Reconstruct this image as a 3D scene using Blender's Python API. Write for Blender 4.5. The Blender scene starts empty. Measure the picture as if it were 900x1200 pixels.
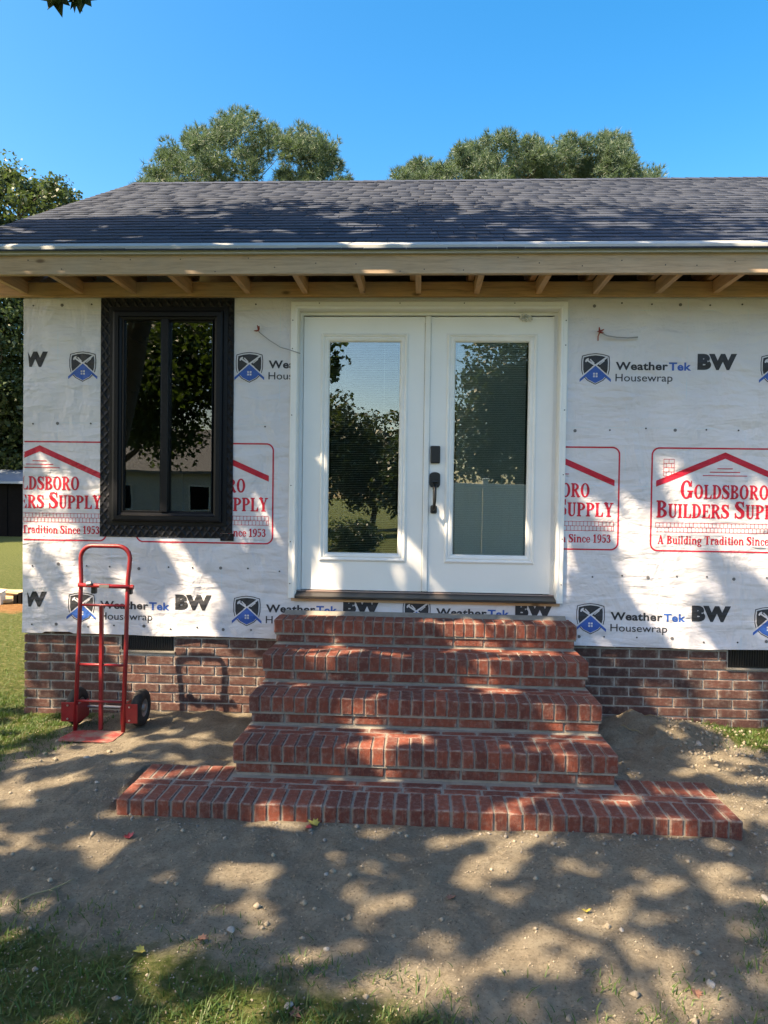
import bpy, bmesh, math, random
import numpy as np
from mathutils import Vector, Matrix, noise as mnoise
from mathutils.geometry import tessellate_polygon

random.seed(7)
RNG = np.random.default_rng(11)
SC = bpy.context.scene
COL = SC.collection

# ------------------------------------------------------------------ camera, sky, sun, exposure
YAW, PITCH, ROLL = 0.0523, -0.0209, 0.0140
CAM = Vector((-0.0272, -5.0947, 1.677))
fw = Vector((-math.sin(YAW) * math.cos(PITCH), math.cos(YAW) * math.cos(PITCH), math.sin(PITCH)))
rt = fw.cross(Vector((0, 0, 1))).normalized()
up = rt.cross(fw)
r2 = rt * math.cos(ROLL) + up * math.sin(ROLL)
u2 = -rt * math.sin(ROLL) + up * math.cos(ROLL)
cd = bpy.data.cameras.new('camera')
cd.sensor_fit = 'VERTICAL'
cd.sensor_height = 36.0
cd.lens = 840.25 / 1200 * 36.0
cd.clip_start = 0.05
cd.clip_end = 2000
camo = bpy.data.objects.new('camera', cd)
M3 = Matrix((r2, u2, -fw)).transposed()
camo.matrix_world = Matrix.Translation(CAM) @ M3.to_4x4()
COL.objects.link(camo)
SC.camera = camo

SUN_AZ = math.radians(54)      # to the left of the wall's normal
SUN_EL = math.radians(51)
SUN = Vector((-math.sin(SUN_AZ) * math.cos(SUN_EL), -math.cos(SUN_AZ) * math.cos(SUN_EL), math.sin(SUN_EL)))
world = bpy.data.worlds.new('World')
SC.world = world
world.use_nodes = True
wn = world.node_tree
wn.nodes.clear()
sky = wn.nodes.new('ShaderNodeTexSky')
sky.sky_type = 'NISHITA'
sky.sun_disc = False
sky.sun_elevation = SUN_EL
sky.sun_rotation = math.atan2(SUN.x, SUN.y)
sky.altitude = 0
sky.air_density = 1.0
sky.dust_density = 1.7
sky.ozone_density = 2.5
bg = wn.nodes.new('ShaderNodeBackground')
bg.inputs['Strength'].default_value = 0.12
wo = wn.nodes.new('ShaderNodeOutputWorld')
hs = wn.nodes.new('ShaderNodeHueSaturation')      # the camera's vivid blue
hs.inputs['Saturation'].default_value = 1.5
hs.inputs['Value'].default_value = 1.0
wn.links.new(sky.outputs[0], hs.inputs['Color'])
wn.links.new(hs.outputs[0], bg.inputs[0])
wn.links.new(bg.outputs[0], wo.inputs[0])
sl = bpy.data.lights.new('sun', 'SUN')
sl.energy = 3.9
sl.angle = math.radians(0.48)
sl.color = (1.0, 0.93, 0.82)
so = bpy.data.objects.new('sun', sl)
so.rotation_euler = SUN.to_track_quat('Z', 'Y').to_euler()
so.location = SUN * 60
COL.objects.link(so)
SC.view_settings.view_transform = 'Standard'
SC.view_settings.look = 'None'
SC.view_settings.gamma = 1.0
SC.view_settings.exposure = 1.88
SC.view_settings.use_white_balance = True        # the camera balanced for open shade
SC.view_settings.white_balance_temperature = 9300
SC.view_settings.white_balance_tint = 14
SC.view_settings.use_curve_mapping = False
SC.render.engine = 'CYCLES'
SC.cycles.max_bounces = 8
SC.cycles.transparent_max_bounces = 16


# ------------------------------------------------------------------ helpers
def tag(o, label=None, cat=None, group=None, kind=None):
    if label: o['label'] = label
    if cat: o['category'] = cat
    if group: o['group'] = group
    if kind: o['kind'] = kind
    return o


def empty(name, loc=(0, 0, 0), parent=None, rot=(0, 0, 0)):
    o = bpy.data.objects.new(name, None)
    o.location = loc
    o.rotation_euler = rot
    o.empty_display_size = 0.1
    COL.objects.link(o)
    o.parent = parent
    return o


def link(name, me, mat=None, parent=None, loc=None, rot=None):
    o = bpy.data.objects.new(name, me)
    if mat is not None and (len(me.materials) == 0):
        me.materials.append(mat)
    COL.objects.link(o)
    o.parent = parent
    if loc is not None: o.location = loc
    if rot is not None: o.rotation_euler = rot
    return o


class MB:
    """collects shapes, builds one mesh object"""
    def __init__(self):
        self.v = []
        self.f = []

    def add(self, vs, fs):
        n = len(self.v)
        self.v += [tuple(p) for p in vs]
        self.f += [tuple(i + n for i in q) for q in fs]
        return self

    def box(self, x0, x1, y0, y1, z0, z1, ch=0.0):
        if ch <= 0:
            vs = [(x, y, z) for x in (x0, x1) for y in (y0, y1) for z in (z0, z1)]
            fs = [(0, 1, 3, 2), (4, 6, 7, 5), (0, 4, 5, 1), (2, 3, 7, 6), (0, 2, 6, 4), (1, 5, 7, 3)]
            return self.add(vs, fs)
        vs, fs = chamfer_box(x0, x1, y0, y1, z0, z1, ch)
        return self.add(vs, fs)

    def quad(self, a, b, c, d):
        return self.add([a, b, c, d], [(0, 1, 2, 3)])

    def tube(self, pts, rad, n=8, cap=True):
        vs, fs = tube_geo(pts, rad, n, cap)
        return self.add(vs, fs)

    def prism(self, poly, axis, a, b):
        """extrude a 2-D polygon; axis 'x','y','z' = extrusion axis"""
        def P(u, v, w):
            return {'x': (w, u, v), 'y': (u, w, v), 'z': (u, v, w)}[axis]
        n = len(poly)
        vs = [P(u, v, a) for u, v in poly] + [P(u, v, b) for u, v in poly]
        fs = [tuple(range(n)), tuple(range(2 * n - 1, n - 1, -1))]
        fs += [(i, i + n, (i + 1) % n + n, (i + 1) % n) for i in range(n)]
        return self.add(vs, fs)

    def strip(self, loops, closed):
        """loops of equal length, quads between consecutive ones"""
        m = len(loops[0])
        vs = [p for l in loops for p in l]
        fs = []
        for k in range(len(loops) - 1):
            for i in range(m if closed else m - 1):
                j = (i + 1) % m
                fs.append((k * m + i, k * m + j, (k + 1) * m + j, (k + 1) * m + i))
        return self.add(vs, fs)

    def mesh(self, name, smooth=False):
        me = bpy.data.meshes.new(name)
        me.from_pydata(self.v, [], self.f)
        bm = bmesh.new(); bm.from_mesh(me)
        bmesh.ops.recalc_face_normals(bm, faces=bm.faces)
        bm.to_mesh(me); bm.free()
        if smooth:
            me.polygons.foreach_set('use_smooth', [True] * len(me.polygons))
        return me

    def build(self, name, mat, parent=None, smooth=False, loc=None, rot=None):
        return link(name, self.mesh(name, smooth), mat, parent, loc, rot)


def chamfer_box(x0, x1, y0, y1, z0, z1, c):
    vs = []
    idx = {}
    X, Y, Z = (x0, x1), (y0, y1), (z0, z1)
    for i in (0, 1):
        for j in (0, 1):
            for k in (0, 1):
                sx, sy, sz = (1 - 2 * i) * c, (1 - 2 * j) * c, (1 - 2 * k) * c
                idx[(i, j, k, 'x')] = len(vs); vs.append((X[i], Y[j] + sy, Z[k] + sz))
                idx[(i, j, k, 'y')] = len(vs); vs.append((X[i] + sx, Y[j], Z[k] + sz))
                idx[(i, j, k, 'z')] = len(vs); vs.append((X[i] + sx, Y[j] + sy, Z[k]))
    I = lambda i, j, k, a: idx[(i, j, k, a)]
    fs = []
    for i in (0, 1):
        fs.append([I(i, 0, 0, 'x'), I(i, 1, 0, 'x'), I(i, 1, 1, 'x'), I(i, 0, 1, 'x')])
        fs.append([I(0, i, 0, 'y'), I(1, i, 0, 'y'), I(1, i, 1, 'y'), I(0, i, 1, 'y')])
        fs.append([I(0, 0, i, 'z'), I(1, 0, i, 'z'), I(1, 1, i, 'z'), I(0, 1, i, 'z')])
    for a in (0, 1):
        for b in (0, 1):
            fs.append([I(0, a, b, 'y'), I(1, a, b, 'y'), I(1, a, b, 'z'), I(0, a, b, 'z')])
            fs.append([I(a, 0, b, 'x'), I(a, 1, b, 'x'), I(a, 1, b, 'z'), I(a, 0, b, 'z')])
            fs.append([I(a, b, 0, 'x'), I(a, b, 1, 'x'), I(a, b, 1, 'y'), I(a, b, 0, 'y')])
    for i in (0, 1):
        for j in (0, 1):
            for k in (0, 1):
                fs.append([I(i, j, k, 'x'), I(i, j, k, 'y'), I(i, j, k, 'z')])
    return vs, fs


def tube_geo(pts, rad, n=8, cap=True):
    pts = [Vector(p) for p in pts]
    if not hasattr(rad, '__len__'):
        rad = [rad] * len(pts)
    vs, fs = [], []
    prev = None
    for i, p in enumerate(pts):
        d = (pts[min(i + 1, len(pts) - 1)] - pts[max(i - 1, 0)]).normalized()
        if prev is None:
            a = d.orthogonal().normalized()
        else:
            a = (prev - d * prev.dot(d))
            a = a.normalized() if a.length > 1e-6 else d.orthogonal().normalized()
        prev = a
        b = d.cross(a)
        for k in range(n):
            t = 2 * math.pi * k / n
            vs.append(tuple(p + (a * math.cos(t) + b * math.sin(t)) * rad[i]))
    for i in range(len(pts) - 1):
        for k in range(n):
            l = (k + 1) % n
            fs.append((i * n + k, i * n + l, (i + 1) * n + l, (i + 1) * n + k))
    if cap:
        fs.append(tuple(range(n - 1, -1, -1)))
        m = (len(pts) - 1) * n
        fs.append(tuple(m + k for k in range(n)))
    return vs, fs


def mesh_np(name, V, F):
    """V (n,3), F (m,k) with fixed k"""
    me = bpy.data.meshes.new(name)
    m, k = F.shape
    me.vertices.add(len(V)); me.vertices.foreach_set('co', np.asarray(V, np.float32).ravel())
    me.loops.add(m * k); me.loops.foreach_set('vertex_index', F.astype(np.int32).ravel())
    me.polygons.add(m)
    me.polygons.foreach_set('loop_start', np.arange(0, m * k, k, dtype=np.int32))
    me.polygons.foreach_set('loop_total', np.full(m, k, np.int32))
    me.update(calc_edges=True)
    return me


def smooth(a, b, x):
    t = min(max((x - a) / (b - a), 0), 1)
    return t * t * (3 - 2 * t)


# ------------------------------------------------------------------ materials
class NT:
    def __init__(self, name):
        self.m = bpy.data.materials.new(name)
        self.m.use_nodes = True
        self.t = self.m.node_tree
        self.t.nodes.clear()
        self.out = self.n('ShaderNodeOutputMaterial')
        self.b = self.n('ShaderNodeBsdfPrincipled')
        self.l(self.b.outputs[0], self.out.inputs[0])

    def n(self, t, **kw):
        o = self.t.nodes.new(t)
        for k, v in kw.items():
            setattr(o, k, v)
        return o

    def l(self, a, b):
        self.t.links.new(a, b)

    def val(self, sock, v):
        if hasattr(v, 'is_linked') or hasattr(v, 'links'):
            self.l(v, sock)
        else:
            if hasattr(sock.default_value, '__len__') and len(sock.default_value) == 4 and len(v) == 3:
                v = (*v, 1)
            sock.default_value = v

    def pos(self, scale=(1, 1, 1), rot=(0, 0, 0), obj=False):
        if obj:
            src = self.n('ShaderNodeTexCoord').outputs['Object']
        else:
            src = self.n('ShaderNodeNewGeometry').outputs['Position']
        mp = self.n('ShaderNodeMapping')
        mp.inputs['Scale'].default_value = scale
        mp.inputs['Rotation'].default_value = rot
        self.l(src, mp.inputs['Vector'])
        return mp.outputs[0]

    def noise(self, vec, scale, detail=4, rough=0.55, dist=0.0):
        o = self.n('ShaderNodeTexNoise')
        o.inputs['Scale'].default_value = scale
        o.inputs['Detail'].default_value = detail
        o.inputs['Roughness'].default_value = rough
        o.inputs['Distortion'].default_value = dist
        self.l(vec, o.inputs['Vector'])
        return o.outputs['Fac']

    def ramp(self, fac, stops):
        o = self.n('ShaderNodeValToRGB')
        e = o.color_ramp.elements
        while len(e) < len(stops): e.new(0.5)
        for i, (p, c) in enumerate(stops):
            e[i].position = p
            e[i].color = (*c, 1) if len(c) == 3 else c
        self.l(fac, o.inputs['Fac'])
        return o.outputs['Color']

    def step(self, fac, a, b):
        o = self.n('ShaderNodeMapRange')
        o.inputs['From Min'].default_value = a
        o.inputs['From Max'].default_value = b
        self.l(fac, o.inputs['Value'])
        return o.outputs[0]

    def mix(self, fac, a, b, mode='MIX'):
        o = self.n('ShaderNodeMix', data_type='RGBA', blend_type=mode)
        self.val(o.inputs[0], fac)
        self.val(o.inputs[6], a)
        self.val(o.inputs[7], b)
        return o.outputs[2]

    def math(self, op, a, b=0.0):
        o = self.n('ShaderNodeMath', operation=op)
        self.val(o.inputs[0], a)
        self.val(o.inputs[1], b)
        return o.outputs[0]

    def bump(self, h, dist, strength=1.0, normal=None):
        o = self.n('ShaderNodeBump')
        o.inputs['Distance'].default_value = dist
        o.inputs['Strength'].default_value = strength
        self.l(h, o.inputs['Height'])
        if normal is not None: self.l(normal, o.inputs['Normal'])
        return o.outputs[0]

    def fin(self, color, rough=0.6, normal=None, metal=0.0, spec=None):
        self.val(self.b.inputs['Base Color'], color)
        self.val(self.b.inputs['Roughness'], rough)
        self.b.inputs['Metallic'].default_value = metal
        if spec is not None: self.b.inputs['Specular IOR Level'].default_value = spec
        if normal is not None: self.l(normal, self.b.inputs['Normal'])
        return self.m


def m_plain(name, c, rough=0.5, var=0.08, nscale=9.0, bump=0.0, metal=0.0, spec=None, bscale=60):
    t = NT(name)
    p = t.pos()
    n = t.noise(p, nscale, 5)
    lo = tuple(x * (1 - var) for x in c); hi = tuple(min(1, x * (1 + var)) for x in c)
    col = t.ramp(n, [(0.3, lo), (0.7, hi)])
    nb = t.bump(t.noise(p, bscale, 4), bump) if bump else None
    return t.fin(col, rough, nb, metal, spec)


def wrap_normal(t):
    """wrinkles of the building wrap: broad sags, diagonal pulls, fine crinkles"""
    a = t.noise(t.pos((1, 1, 0.7)), 3.2, 4, 0.55, 0.6)
    b = t.noise(t.pos((0.9, 1, 4.2), (0, math.radians(24), 0)), 2.2, 3, 0.5, 0.5)
    c = t.noise(t.pos((1.2, 1, 3.4), (0, math.radians(-52), 0)), 6.0, 3, 0.5, 0.6)
    d = t.noise(t.pos(), 90, 2, 0.5)
    n = t.bump(a, 0.06, 0.7)
    n = t.bump(b, 0.030, 0.75, n)
    n = t.bump(c, 0.010, 0.45, n)
    for ang, sc_, am in ((28, 1.5, .012), (-47, 2.3, .008)):
        r = t.noise(t.pos((1, 1, 2.6), (0, math.radians(ang), 0)), sc_, 2, 0.4, 0.3)
        r = t.math('POWER', t.math('MULTIPLY', t.math('ABSOLUTE', t.math('SUBTRACT', r, 0.5)), 2.0), 0.6)
        n = t.bump(r, am, 0.6, n)
    return t.bump(d, 0.0007, 0.35, n)


def m_wrap():
    t = NT('wrap')
    p = t.pos()
    n = t.noise(p, 2.5, 5)
    col = t.ramp(n, [(0.3, (0.58, 0.575, 0.61)), (0.7, (0.65, 0.645, 0.68))])
    # faint blue guide lines of the sheet, every 16 inches both ways
    sp = t.n('ShaderNodeSeparateXYZ'); t.l(p, sp.inputs[0])
    lines = None
    for ax, off in (('X', 1.79), ('Z', 2.18)):
        q = t.math('ADD', sp.outputs[ax], 20.32 - off)
        q = t.math('MODULO', q, 0.4064)
        g = t.math('LESS_THAN', q, 0.006)
        lines = g if lines is None else t.math('MAXIMUM', lines, g)
    lines = t.math('MULTIPLY', lines, t.step(t.noise(p, 7, 2), 0.45, 0.6))
    col = t.mix(t.math('MULTIPLY', lines, 0.35), col, (0.42, 0.62, 0.72))
    grime = t.step(t.noise(p, 5, 6, 0.65), 0.58, 0.85)
    col = t.mix(t.math('MULTIPLY', grime, 0.2), col, (0.45, 0.42, 0.38))
    return t.fin(col, 0.5, wrap_normal(t), spec=0.35)


def m_print(name, c):
    t = NT(name)
    n = t.noise(t.pos(), 220, 3)
    col = t.ramp(n, [(0.25, tuple(x * 1.25 + 0.01 for x in c)), (0.6, c)])
    return t.fin(col, 0.5, wrap_normal(t), spec=0.3)


def m_brick(name, c1, c2, c3, smear=0.35):
    t = NT(name)
    p = t.pos()
    r = t.n('ShaderNodeObjectInfo').outputs['Random']
    base = t.ramp(r, [(0.0, c1), (0.35, c2), (0.7, c3), (1.0, c1)])
    n = t.noise(p, 38, 5, 0.65)
    base = t.mix(t.step(n, 0.35, 0.75), base, t.mix(0.5, base, (0.05, 0.03, 0.028)))
    # wire-cut drag marks
    w = t.noise(t.pos((1, 1, 0.08)), 160, 3, 0.6)
    base = t.mix(t.math('MULTIPLY', t.step(w, 0.55, 0.75), 0.35), base, tuple(min(1, x * 1.7) for x in c2))
    # dried mortar haze smeared in rubbing the joints
    s = t.step(t.noise(p, 34, 6, 0.72, 0.15), 0.48, 0.72)
    base = t.mix(t.math('MULTIPLY', s, smear), base, (0.40, 0.345, 0.30))
    # mortar dragged over the arrises of each brick
    ge = t.n('ShaderNodeSeparateXYZ'); t.l(t.n('ShaderNodeTexCoord').outputs['Generated'], ge.inputs[0])
    sm_ = None
    for ax, lo in (('X', .70), ('Y', .80), ('Z', .80)):
        e = t.math('MULTIPLY', t.math('ABSOLUTE', t.math('SUBTRACT', ge.outputs[ax], 0.5)), 2.0)
        e = t.step(e, lo, 1.0)
        sm_ = e if sm_ is None else t.math('ADD', sm_, e)
    ed = t.math('MULTIPLY', t.step(sm_, 1.0, 1.75), t.step(t.noise(p, 26, 5, 0.7), 0.42, 0.66))
    base = t.mix(t.math('MULTIPLY', ed, 0.75), base, (0.33, 0.29, 0.25))
    nb = t.bump(t.noise(p, 90, 5, 0.7), 0.006, 0.8)
    nb = t.bump(w, 0.002, 0.5, nb)
    return t.fin(base, 0.85, nb, spec=0.25)


def m_mortar(name, c):
    t = NT(name)
    p = t.pos()
    n = t.noise(p, 17, 6, 0.7)
    col = t.ramp(n, [(0.25, tuple(x * 0.72 for x in c)), (0.5, c), (0.8, tuple(min(1, x * 1.25) for x in c))])
    return t.fin(col, 0.95, t.bump(t.noise(p, 130, 5, 0.7), 0.006), spec=0.2)


def m_wood(name, c, axis='x'):
    t = NT(name)
    sc = {'x': (0.7, 9, 9), 'y': (9, 0.7, 9), 'z': (9, 9, 0.7)}[axis]
    v = t.pos(sc)
    g = t.noise(v, 3.0, 6, 0.65, 1.6)
    f = t.noise(t.pos(tuple(s * 3 for s in sc)), 6, 4, 0.6)
    col = t.ramp(g, [(0.25, tuple(x * 0.62 for x in c)), (0.5, c), (0.75, tuple(min(1, x * 1.2) for x in c))])
    col = t.mix(t.math('MULTIPLY', t.step(f, 0.5, 0.8), 0.4), col, tuple(x * 0.55 for x in c))
    # weathered grey patches
    w = t.step(t.noise(t.pos(), 2.3, 4), 0.45, 0.7)
    col = t.mix(t.math('MULTIPLY', w, 0.45), col, (0.36, 0.32, 0.27))
    k = t.n('ShaderNodeTexVoronoi'); k.inputs['Scale'].default_value = 1.0
    t.l(t.pos({'x': (3.1, 7, 7), 'y': (7, 3.1, 7), 'z': (7, 7, 3.1)}[axis]), k.inputs['Vector'])
    kn = t.step(k.outputs['Distance'], 0.13, 0.06)
    col = t.mix(t.math('MULTIPLY', kn, 0.75), col, (0.09, 0.05, 0.03))
    return t.fin(col, 0.75, t.bump(f, 0.0015), spec=0.25)


def m_shingle():
    t = NT('shingle')
    p = t.pos()
    a = t.n('ShaderNodeVertexColor', layer_name='tint').outputs['Color']
    col = t.ramp(a, [(0.0, (0.021, 0.032, 0.052)), (0.5, (0.033, 0.046, 0.071)), (1.0, (0.056, 0.073, 0.102))])
    g = t.noise(p, 260, 3, 0.7)
    col = t.mix(0.55, col, t.ramp(g, [(0.32, (0.008, 0.012, 0.024)), (0.5, (0.040, 0.051, 0.080)), (0.68, (0.125, 0.145, 0.17))]))
    col = t.mix(t.math('MULTIPLY', t.step(t.noise(p, 2.2, 4), 0.45, 0.75), 0.2), col, (0.07, 0.076, 0.092))
    return t.fin(col, 0.92, t.bump(g, 0.0025, 0.8), spec=0.2)


def m_soil():
    t = NT('soil')
    p = t.pos()
    big = t.noise(p, 1.7, 5, 0.6)
    mid = t.noise(p, 9, 6, 0.68)
    fine = t.noise(p, 130, 5, 0.75)
    col = t.ramp(mid, [(0.25, (0.215, 0.182, 0.138)), (0.48, (0.34, 0.295, 0.225)), (0.72, (0.46, 0.405, 0.31))])
    col = t.mix(t.math('MULTIPLY', t.step(big, 0.42, 0.68), 0.4), col, (0.25, 0.213, 0.163))
    grit = t.noise(p, 75, 6, 0.8)
    col = t.mix(t.step(grit, 0.54, 0.66), col, (0.47, 0.405, 0.315))
    col = t.mix(t.math('MULTIPLY', t.step(grit, 0.45, 0.35), 0.8), col, (0.11, 0.09, 0.068))
    lit = t.n('ShaderNodeTexVoronoi'); lit.inputs['Scale'].default_value = 38
    t.l(p, lit.inputs['Vector'])
    col = t.mix(t.math('MULTIPLY', t.step(lit.outputs['Distance'], 0.16, 0.10), 0.6), col, (0.10, 0.075, 0.055))
    att = t.n('ShaderNodeVertexColor', layer_name='cover')
    sp = t.n('ShaderNodeSeparateColor'); t.l(att.outputs['Color'], sp.inputs[0])
    # thin thatch where grass grows, green lawn farther off, orange clay round the lumber
    gcol = t.ramp(t.noise(p, 24, 6, 0.7), [(0.3, (0.05, 0.072, 0.022)), (0.5, (0.105, 0.135, 0.042)), (0.72, (0.25, 0.225, 0.12))])
    gm = t.math('ADD', sp.outputs[0], t.math('MULTIPLY', t.math('SUBTRACT', t.noise(p, 7, 5, 0.7), 0.5), 0.9))
    col = t.mix(t.step(gm, 0.35, 0.65), col, gcol)
    om = t.math('ADD', sp.outputs[1], t.math('MULTIPLY', t.math('SUBTRACT', t.noise(p, 2.0, 5, 0.7), 0.5), 0.8))
    col = t.mix(t.step(om, 0.4, 0.6), col, t.ramp(mid, [(0.3, (0.22, 0.10, 0.04)), (0.7, (0.42, 0.24, 0.11))]))
    nb = t.bump(t.noise(p, 26, 7, 0.75), 0.05, 0.9)
    nb = t.bump(grit, 0.03, 1.0, nb)
    return t.fin(col, 0.97, nb, spec=0.12)


def m_leaf(name, c, c2, trans=0.35, rough=0.45):
    t = NT(name)
    p = t.pos()
    n = t.noise(p, 0.9, 4, 0.7)
    n2 = t.noise(p, 14, 2, 0.5)
    col = t.mix(t.step(n2, 0.3, 0.7), t.ramp(n, [(0.3, c), (0.7, c2)]), tuple(x * 0.7 for x in c))
    t.fin(col, rough, None, spec=0.4)
    tr = t.n('ShaderNodeBsdfTranslucent')
    t.l(t.mix(0.5, col, (c2[0] * 1.6, c2[1] * 1.9, c2[2] * 0.7)), tr.inputs['Color'])
    mx = t.n('ShaderNodeMixShader')
    mx.inputs[0].default_value = trans
    t.l(t.b.outputs[0], mx.inputs[1]); t.l(tr.outputs[0], mx.inputs[2])
    t.l(mx.outputs[0], t.out.inputs[0])
    return t.m


def m_glass(name, ior=1.75, tint=(0.86, 0.90, 0.88)):
    t = NT(name)
    t.t.nodes.remove(t.b)
    fr = t.n('ShaderNodeFresnel'); fr.inputs['IOR'].default_value = ior
    gl = t.n('ShaderNodeBsdfGlossy'); gl.inputs['Roughness'].default_value = 0.0
    gl.inputs['Color'].default_value = (0.95, 0.98, 1.0, 1)
    wv = t.bump(t.noise(t.pos(), 1.6, 2, 0.4), 0.004, 0.25)
    t.l(wv, gl.inputs['Normal'])
    tr = t.n('ShaderNodeBsdfTransparent'); tr.inputs['Color'].default_value = (*tint, 1)
    mx = t.n('ShaderNodeMixShader')
    t.l(fr.outputs[0], mx.inputs[0]); t.l(tr.outputs[0], mx.inputs[1]); t.l(gl.outputs[0], mx.inputs[2])
    t.l(mx.outputs[0], t.out.inputs[0])
    return t.m


def m_tape():
    t = NT('flashing_tape')
    hs = []
    for a in (38, -38):
        w = t.n('ShaderNodeTexWave', wave_type='BANDS', bands_direction='X')
        w.inputs['Scale'].default_value = 6.5
        w.inputs['Distortion'].default_value = 2.4
        w.inputs['Detail'].default_value = 1.0
        t.l(t.pos((1, 1, 1), (0, math.radians(a), 0)), w.inputs['Vector'])
        hs.append(w.outputs['Fac'])
    h = t.math('MAXIMUM', t.math('POWER', hs[0], 3.0), t.math('POWER', hs[1], 3.0))
    col = t.ramp(t.noise(t.pos(), 6, 4), [(0.3, (0.005, 0.006, 0.009)), (0.7, (0.010, 0.011, 0.015))])
    return t.fin(col, 0.5, t.bump(h, 0.010, 0.6), spec=0.22)


def m_red():
    t = NT('red_paint')
    p = t.pos()
    col = t.ramp(t.noise(p, 11, 5), [(0.3, (0.19, 0.009, 0.014)), (0.7, (0.29, 0.014, 0.02))])
    ch = t.step(t.noise(p, 48, 5, 0.7), 0.62, 0.72)
    col = t.mix(ch, col, (0.12, 0.06, 0.045))
    r = t.math('ADD', t.math('MULTIPLY', t.noise(p, 30, 4), 0.25), 0.25)
    return t.fin(col, r, t.bump(t.noise(p, 60, 3), 0.0008))


def m_plate():
    t = NT('worn_plate')
    p = t.pos()
    k = t.step(t.noise(p, 9, 6, 0.7), 0.42, 0.6)
    col = t.mix(k, (0.33, 0.03, 0.03), (0.24, 0.18, 0.145))
    return t.fin(col, 0.65, t.bump(t.noise(p, 70, 4), 0.001))


M = dict(
    wrap=m_wrap(),
    ink_black=m_print('ink_black', (0.028, 0.03, 0.036)),
    ink_blue=m_print('ink_blue', (0.018, 0.095, 0.36)),
    ink_red=m_print('ink_red', (0.50, 0.014, 0.035)),
    brick_red=m_brick('brick_red', (0.185, 0.048, 0.032), (0.25, 0.065, 0.040), (0.12, 0.037, 0.029), 0.26),
    brick_brown=m_brick('brick_brown', (0.10, 0.047, 0.040), (0.135, 0.058, 0.047), (0.072, 0.036, 0.033), 0.25),
    mortar=m_mortar('mortar', (0.265, 0.245, 0.215)),
    wood_x=m_wood('wood_x', (0.54, 0.315, 0.175), 'x'),
    wood_y=m_wood('wood_y', (0.56, 0.32, 0.18), 'y'),
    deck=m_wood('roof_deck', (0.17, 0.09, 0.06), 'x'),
    shingle=m_shingle(),
    drip=m_plain('drip_edge', (0.38, 0.40, 0.39), 0.7, 0.05),
    white=m_plain('door_white', (0.80, 0.81, 0.80), 0.32, 0.025, 3),
    trim=m_plain('trim_white', (0.78, 0.79, 0.78), 0.4, 0.04, 6, 0.0008),
    sill=m_plain('sill_dark', (0.028, 0.024, 0.022), 0.35, 0.2),
    black=m_plain('matte_black', (0.012, 0.012, 0.013), 0.42, 0.1),
    vinyl=m_plain('window_vinyl', (0.006, 0.007, 0.010), 0.4, 0.1, spec=0.22),
    tape=m_tape(),
    glass=m_glass('glass', 2.15),
    wglass=m_glass('window_glass', 1.8, (0.6, 0.63, 0.62)),
    blind=m_plain('blind_slat', (0.58, 0.62, 0.57), 0.5, 0.03),
    inside=m_plain('interior', (0.08, 0.075, 0.07), 0.8, 0.1),
    red=m_red(), plate=m_plate(),
    tyre=m_plain('tyre', (0.035, 0.031, 0.027), 0.9, 0.6, 14, 0.001),
    rim=m_plain('rim_grey', (0.34, 0.34, 0.34), 0.4, 0.1, metal=0.7),
    soil=m_soil(),
    grass=m_leaf('grass', (0.045, 0.10, 0.02), (0.10, 0.17, 0.035), 0.25, 0.5),
    straw=m_plain('straw', (0.32, 0.25, 0.13), 0.8, 0.2),
    leaf=m_leaf('tree_leaf', (0.04, 0.075, 0.02), (0.085, 0.125, 0.032), 0.45),
    leaf_far=m_leaf('far_leaf', (0.035, 0.06, 0.022), (0.085, 0.105, 0.04), 0.25),
    leaf_light=m_leaf('light_leaf', (0.04, 0.078, 0.04), (0.095, 0.13, 0.068), 0.25),
    needle=m_leaf('pine_needle', (0.062, 0.115, 0.082), (0.145, 0.205, 0.135), 0.22, 0.5),
    bark=m_plain('bark', (0.11, 0.085, 0.065), 0.95, 0.35, 14, 0.02, bscale=25),
    concrete=m_plain('concrete', (0.60, 0.57, 0.52), 0.9, 0.12, 5, 0.003),
    dark_wall=m_plain('dark_wall', (0.007, 0.006, 0.006), 0.9, 0.2, 8, spec=0.1),  # near-black: the shade over the shed is put into this base colour
    metal_roof=m_plain('metal_roof', (0.20, 0.25, 0.32), 0.4, 0.1),
    siding=m_plain('siding', (0.55, 0.56, 0.55), 0.6, 0.05),
    fence=m_plain('fence_vinyl', (0.74, 0.76, 0.75), 0.45, 0.04),
    grey_roof=m_plain('grey_roof', (0.24, 0.235, 0.23), 0.9, 0.15, 20, 0.005),
    lumber=m_wood('lumber', (0.50, 0.37, 0.22), 'x'),
    stone=m_plain('pale_stone', (0.30, 0.28, 0.25), 0.85, 0.2, 30, 0.004),
    leaf_red=m_plain('dead_leaf_red', (0.26, 0.025, 0.03), 0.6, 0.3, 60),
    leaf_yellow=m_plain('dead_leaf_yellow', (0.40, 0.33, 0.07), 0.6, 0.3, 60),
    leaf_brown=m_plain('dead_leaf_brown', (0.17, 0.085, 0.06), 0.7, 0.3, 60),
    copper=m_plain('wire_nut', (0.30, 0.05, 0.035), 0.5, 0.1),
    cable=m_plain('cable_grey', (0.28, 0.29, 0.30), 0.5, 0.05),
    steel=m_plain('steel', (0.45, 0.45, 0.46), 0.35, 0.1, metal=0.8),
    ink_grey=m_plain('fastener', (0.05, 0.05, 0.055), 0.5, 0.1),
)

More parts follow.
